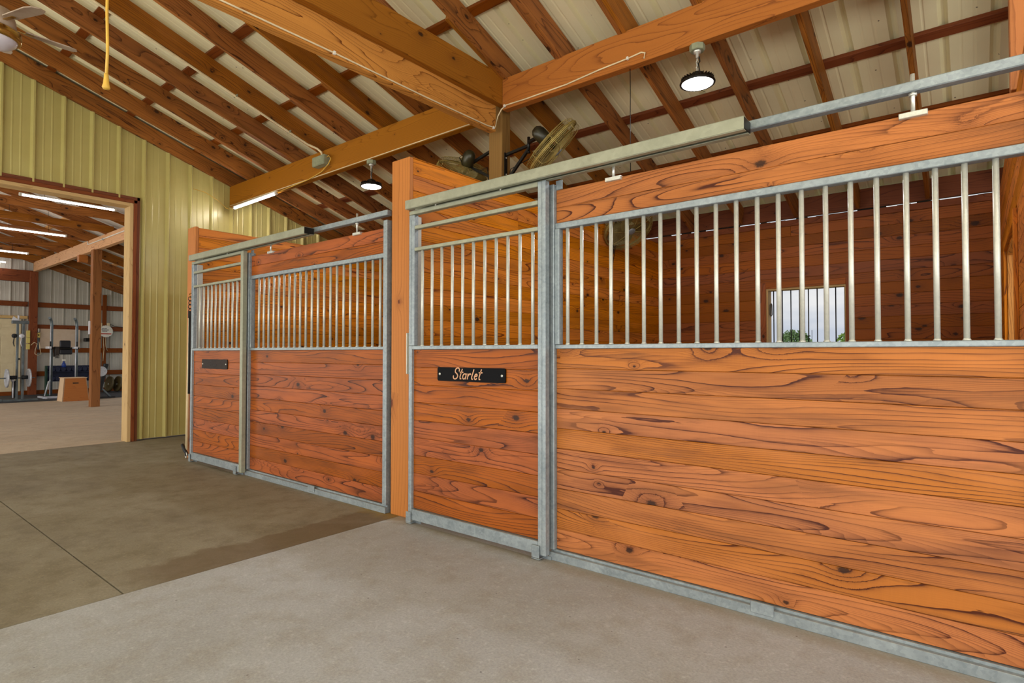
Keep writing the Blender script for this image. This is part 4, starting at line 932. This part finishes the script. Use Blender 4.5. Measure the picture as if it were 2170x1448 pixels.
# dumbbell rack
t = thing('dumbbell_rack', (-17.3, 2.05, 0), 'dark two tier rack of navy dumbbells against the far gym wall', 'rack')
for y in (1.50, 2.58):
    b = MB(); b.box((-17.5, y-.03, .012), (-17.1, y+.03, .06), 0, .004); b.box((-17.42, y-.025, .06), (-17.34, y+.025, .84), 2, .004); b.make('rack_upright', M['dkgreen'], t)
for z in (.40, .66):
    b = MB(); b.box((-17.45, 1.53, z), (-17.18, 2.55, z+.02), 1, .003); b.make('rack_shelf', M['navy'], t)
b = MB(); b.box((-17.50, 1.53, .40), (-17.48, 2.55, .84), 1, .003); b.make('rack_back', M['navy'], t)
GD = 'dumbbells on the dark rack'
for tier, z in enumerate((.482, .742)):
    for i in range(8):
        y = 1.60+.125*i
        t = thing('dumbbell', (-17.31, y, z), 'navy dumbbell on the %s tier of the rack, %s from the left' % (('lower', 'upper')[tier], ORD[i]), 'dumbbell', GD)
        b = MB(); b.cyl((-17.38, y, z), (-17.24, y, z), .014, n=8); b.make('handle', M['zinc'], t)
        for xx in (-17.42, -17.24):
            b = MB(); b.cyl((xx, y, z), (xx+.045, y, z), .060, n=6); b.cyl((xx+.045, y, z), (xx+.047, y, z), .028, n=10); b.make('weight_head', M['navy'], t)
t = thing('spray_bottle', (-17.3, 1.88, .79), 'blue spray bottle with white trigger on the dumbbell rack', 'bottle')
b = MB(); b.lathe([(0, 0), (.05, 0), (.052, .09), (.03, .13), (.014, .16), (.014, .18), (0, .18)], Matrix.Translation((-17.3, 1.88, .79)), 16); b.make('bottle_body', M['blue'], t)
b = MB(); b.box((-17.33, 1.84, .97), (-17.27, 1.92, 1.02), 1, .008); b.make('trigger', M['white'], t)
# rower leaning upright
t = thing('rowing_machine', (-15.0, 2.2, 0), 'dark folded rowing machine behind the gym post', 'exercise machine')
b = MB(); b.beam((-15.0, 2.10, .20), (-15.0, 2.25, .92), .10, .12, (1, 0, 0), .02); b.make('flywheel_case', M['blackrub'], t)
b = MB(); b.cyl((-14.93, 2.12, .72), (-14.90, 2.12, .72), .13, n=20); b.make('flywheel', M['plate'], t)
b = MB(); b.beam((-15.0, 2.10, .34), (-15.0, 2.36, .03), .04, .05, (1, 0, 0), .006); b.make('rail', M['gymsteel'], t)
b = MB(); b.box((-15.06, 2.02, .012), (-14.94, 2.46, .05), 1, .008); b.make('foot', M['blackrub'], t)
# plates leaning on the wall
for i, (y, r, m, l) in enumerate(((3.10, .235, 'bumper', 'olive bumper plate leaning on the far gym wall, left one'), (3.30, .235, 'bumper', 'olive bumper plate leaning on the far gym wall, right one'), (3.47, .20, 'blackrub', 'small black plate behind the olive bumper plates'))):
    T = Matrix.Translation((-17.7+.08*i, y, r+.02)) @ Matrix.Rotation(math.radians(8), 4, 'Z') @ Matrix.Rotation(math.radians(82), 4, 'X')
    t = thing('weight_plate', (-17.7+.08*i, y, .014), l, 'weight plate', 'plates on the gym floor')
    b = MB(); b.lathe([(.03, .025), (.07, .028), (.08, .018), (r-.05, .016), (r-.035, .03), (r, .026), (r, -.026), (r-.035, -.03), (r-.05, -.016), (.08, -.018), (.07, -.028), (.03, -.025), (.03, .025)], T, 36); b.make('plate_disc', M[m], t)
    b = MB(); b.lathe([(.03, .026), (.022, .026), (.022, -.026), (.03, -.026)], T, 20); b.make('hub_ring', M['zinc'], t)
t = thing('weight_bench', (-17.3, 3.80, 0), 'partly hidden bench with navy pad at the right of the gym', 'bench')
b = MB(); b.box((-17.5, 3.66, .40), (-17.1, 3.96, .46), 1, .012); b.make('pad', M['navy'], t)
b = MB(); b.beam((-17.3, 3.63, .02), (-17.3, 3.88, .40), .04, .04, (1, 0, 0)); b.beam((-17.3, 3.96, .02), (-17.3, 3.76, .40), .04, .04, (1, 0, 0)); b.make('leg', M['gymwhite'], t)
# conduit on the gym beam
t = thing('electrical_conduit', (-9, 1.30, 3.7), 'white conduit along the face of the pale gym beam', 'conduit')
b = MB(); b.tube([(-6.4, 1.305, 3.70), (-12.9, 1.305, 3.70), (-13.05, 1.305, 3.71), (-13.08, 1.305, 3.78), (-13.08, 1.305, 4.0), (-13.1, 1.25, 4.04), (-13.1, .8, 4.04)], .012, 8); b.make('pipe', M['white'], t)
b = MB()
for x in (-7.5, -9, -10.5, -12): b.box((x-.01, 1.29, 3.675), (x+.01, 1.319, 3.725), 0, .002)
b.make('pipe_clip', M['galv'], t)

# ------------------------------------------------------------------ outdoors behind the stalls
def tree(x, y, w, h, m, lab, seed):
    rnd = random.Random(seed); t = thing('tree', (x, y, -.2), lab, 'tree', 'trees beyond the stall window')
    b = MB(); b.cyl((x, y, -.2), (x, y, h*.6), .18, .10, n=10); b.make('trunk', M['purlin'], t)
    b = MB()
    for i in range(1500):
        a = rnd.uniform(0, 2*PI); q = rnd.random()**.45; zz = rnd.uniform(-1, 1)
        rr = w*q*math.sqrt(max(0, 1-zz*zz*.8)); p = Vector((x+rr*math.cos(a), y+rr*math.sin(a), h*.62+zz*h*.38*(.8+.2*math.sin(a*3))))
        s_ = rnd.uniform(.08, .17); n = Vector((rnd.uniform(-1, 1), rnd.uniform(-1, 1), rnd.uniform(-.3, 1))).normalized(); e = n.orthogonal().normalized(); f_ = n.cross(e)
        b.poly([p+e*s_, p+f_*s_*.6, p-e*s_, p-f_*s_*.6])
    f = b.make('foliage', m, t); f['kind'] = 'stuff'
tree(-8.1, 46.2, 1.3, 3.05, M['leaf'], 'rounded green tree left of centre beyond the window', 1)
tree(-12.2, 49.5, 1.5, 2.9, M['leaf'], 'darker green tree at the left edge beyond the window', 2)
tree(-4.3, 49.0, 1.4, 3.15, M['leaf2'], 'bright green tree at the right edge beyond the window', 3)
t = thing('utility_pole', (-7.0, 47.1, -.2), 'thin distant pole between the trees beyond the window', 'pole')
b = MB(); b.cyl((-7.0, 47.1, -.2), (-7.0, 47.1, 3.05), .03, .02, n=8); b.make('pole', M['gymsteel'], t)
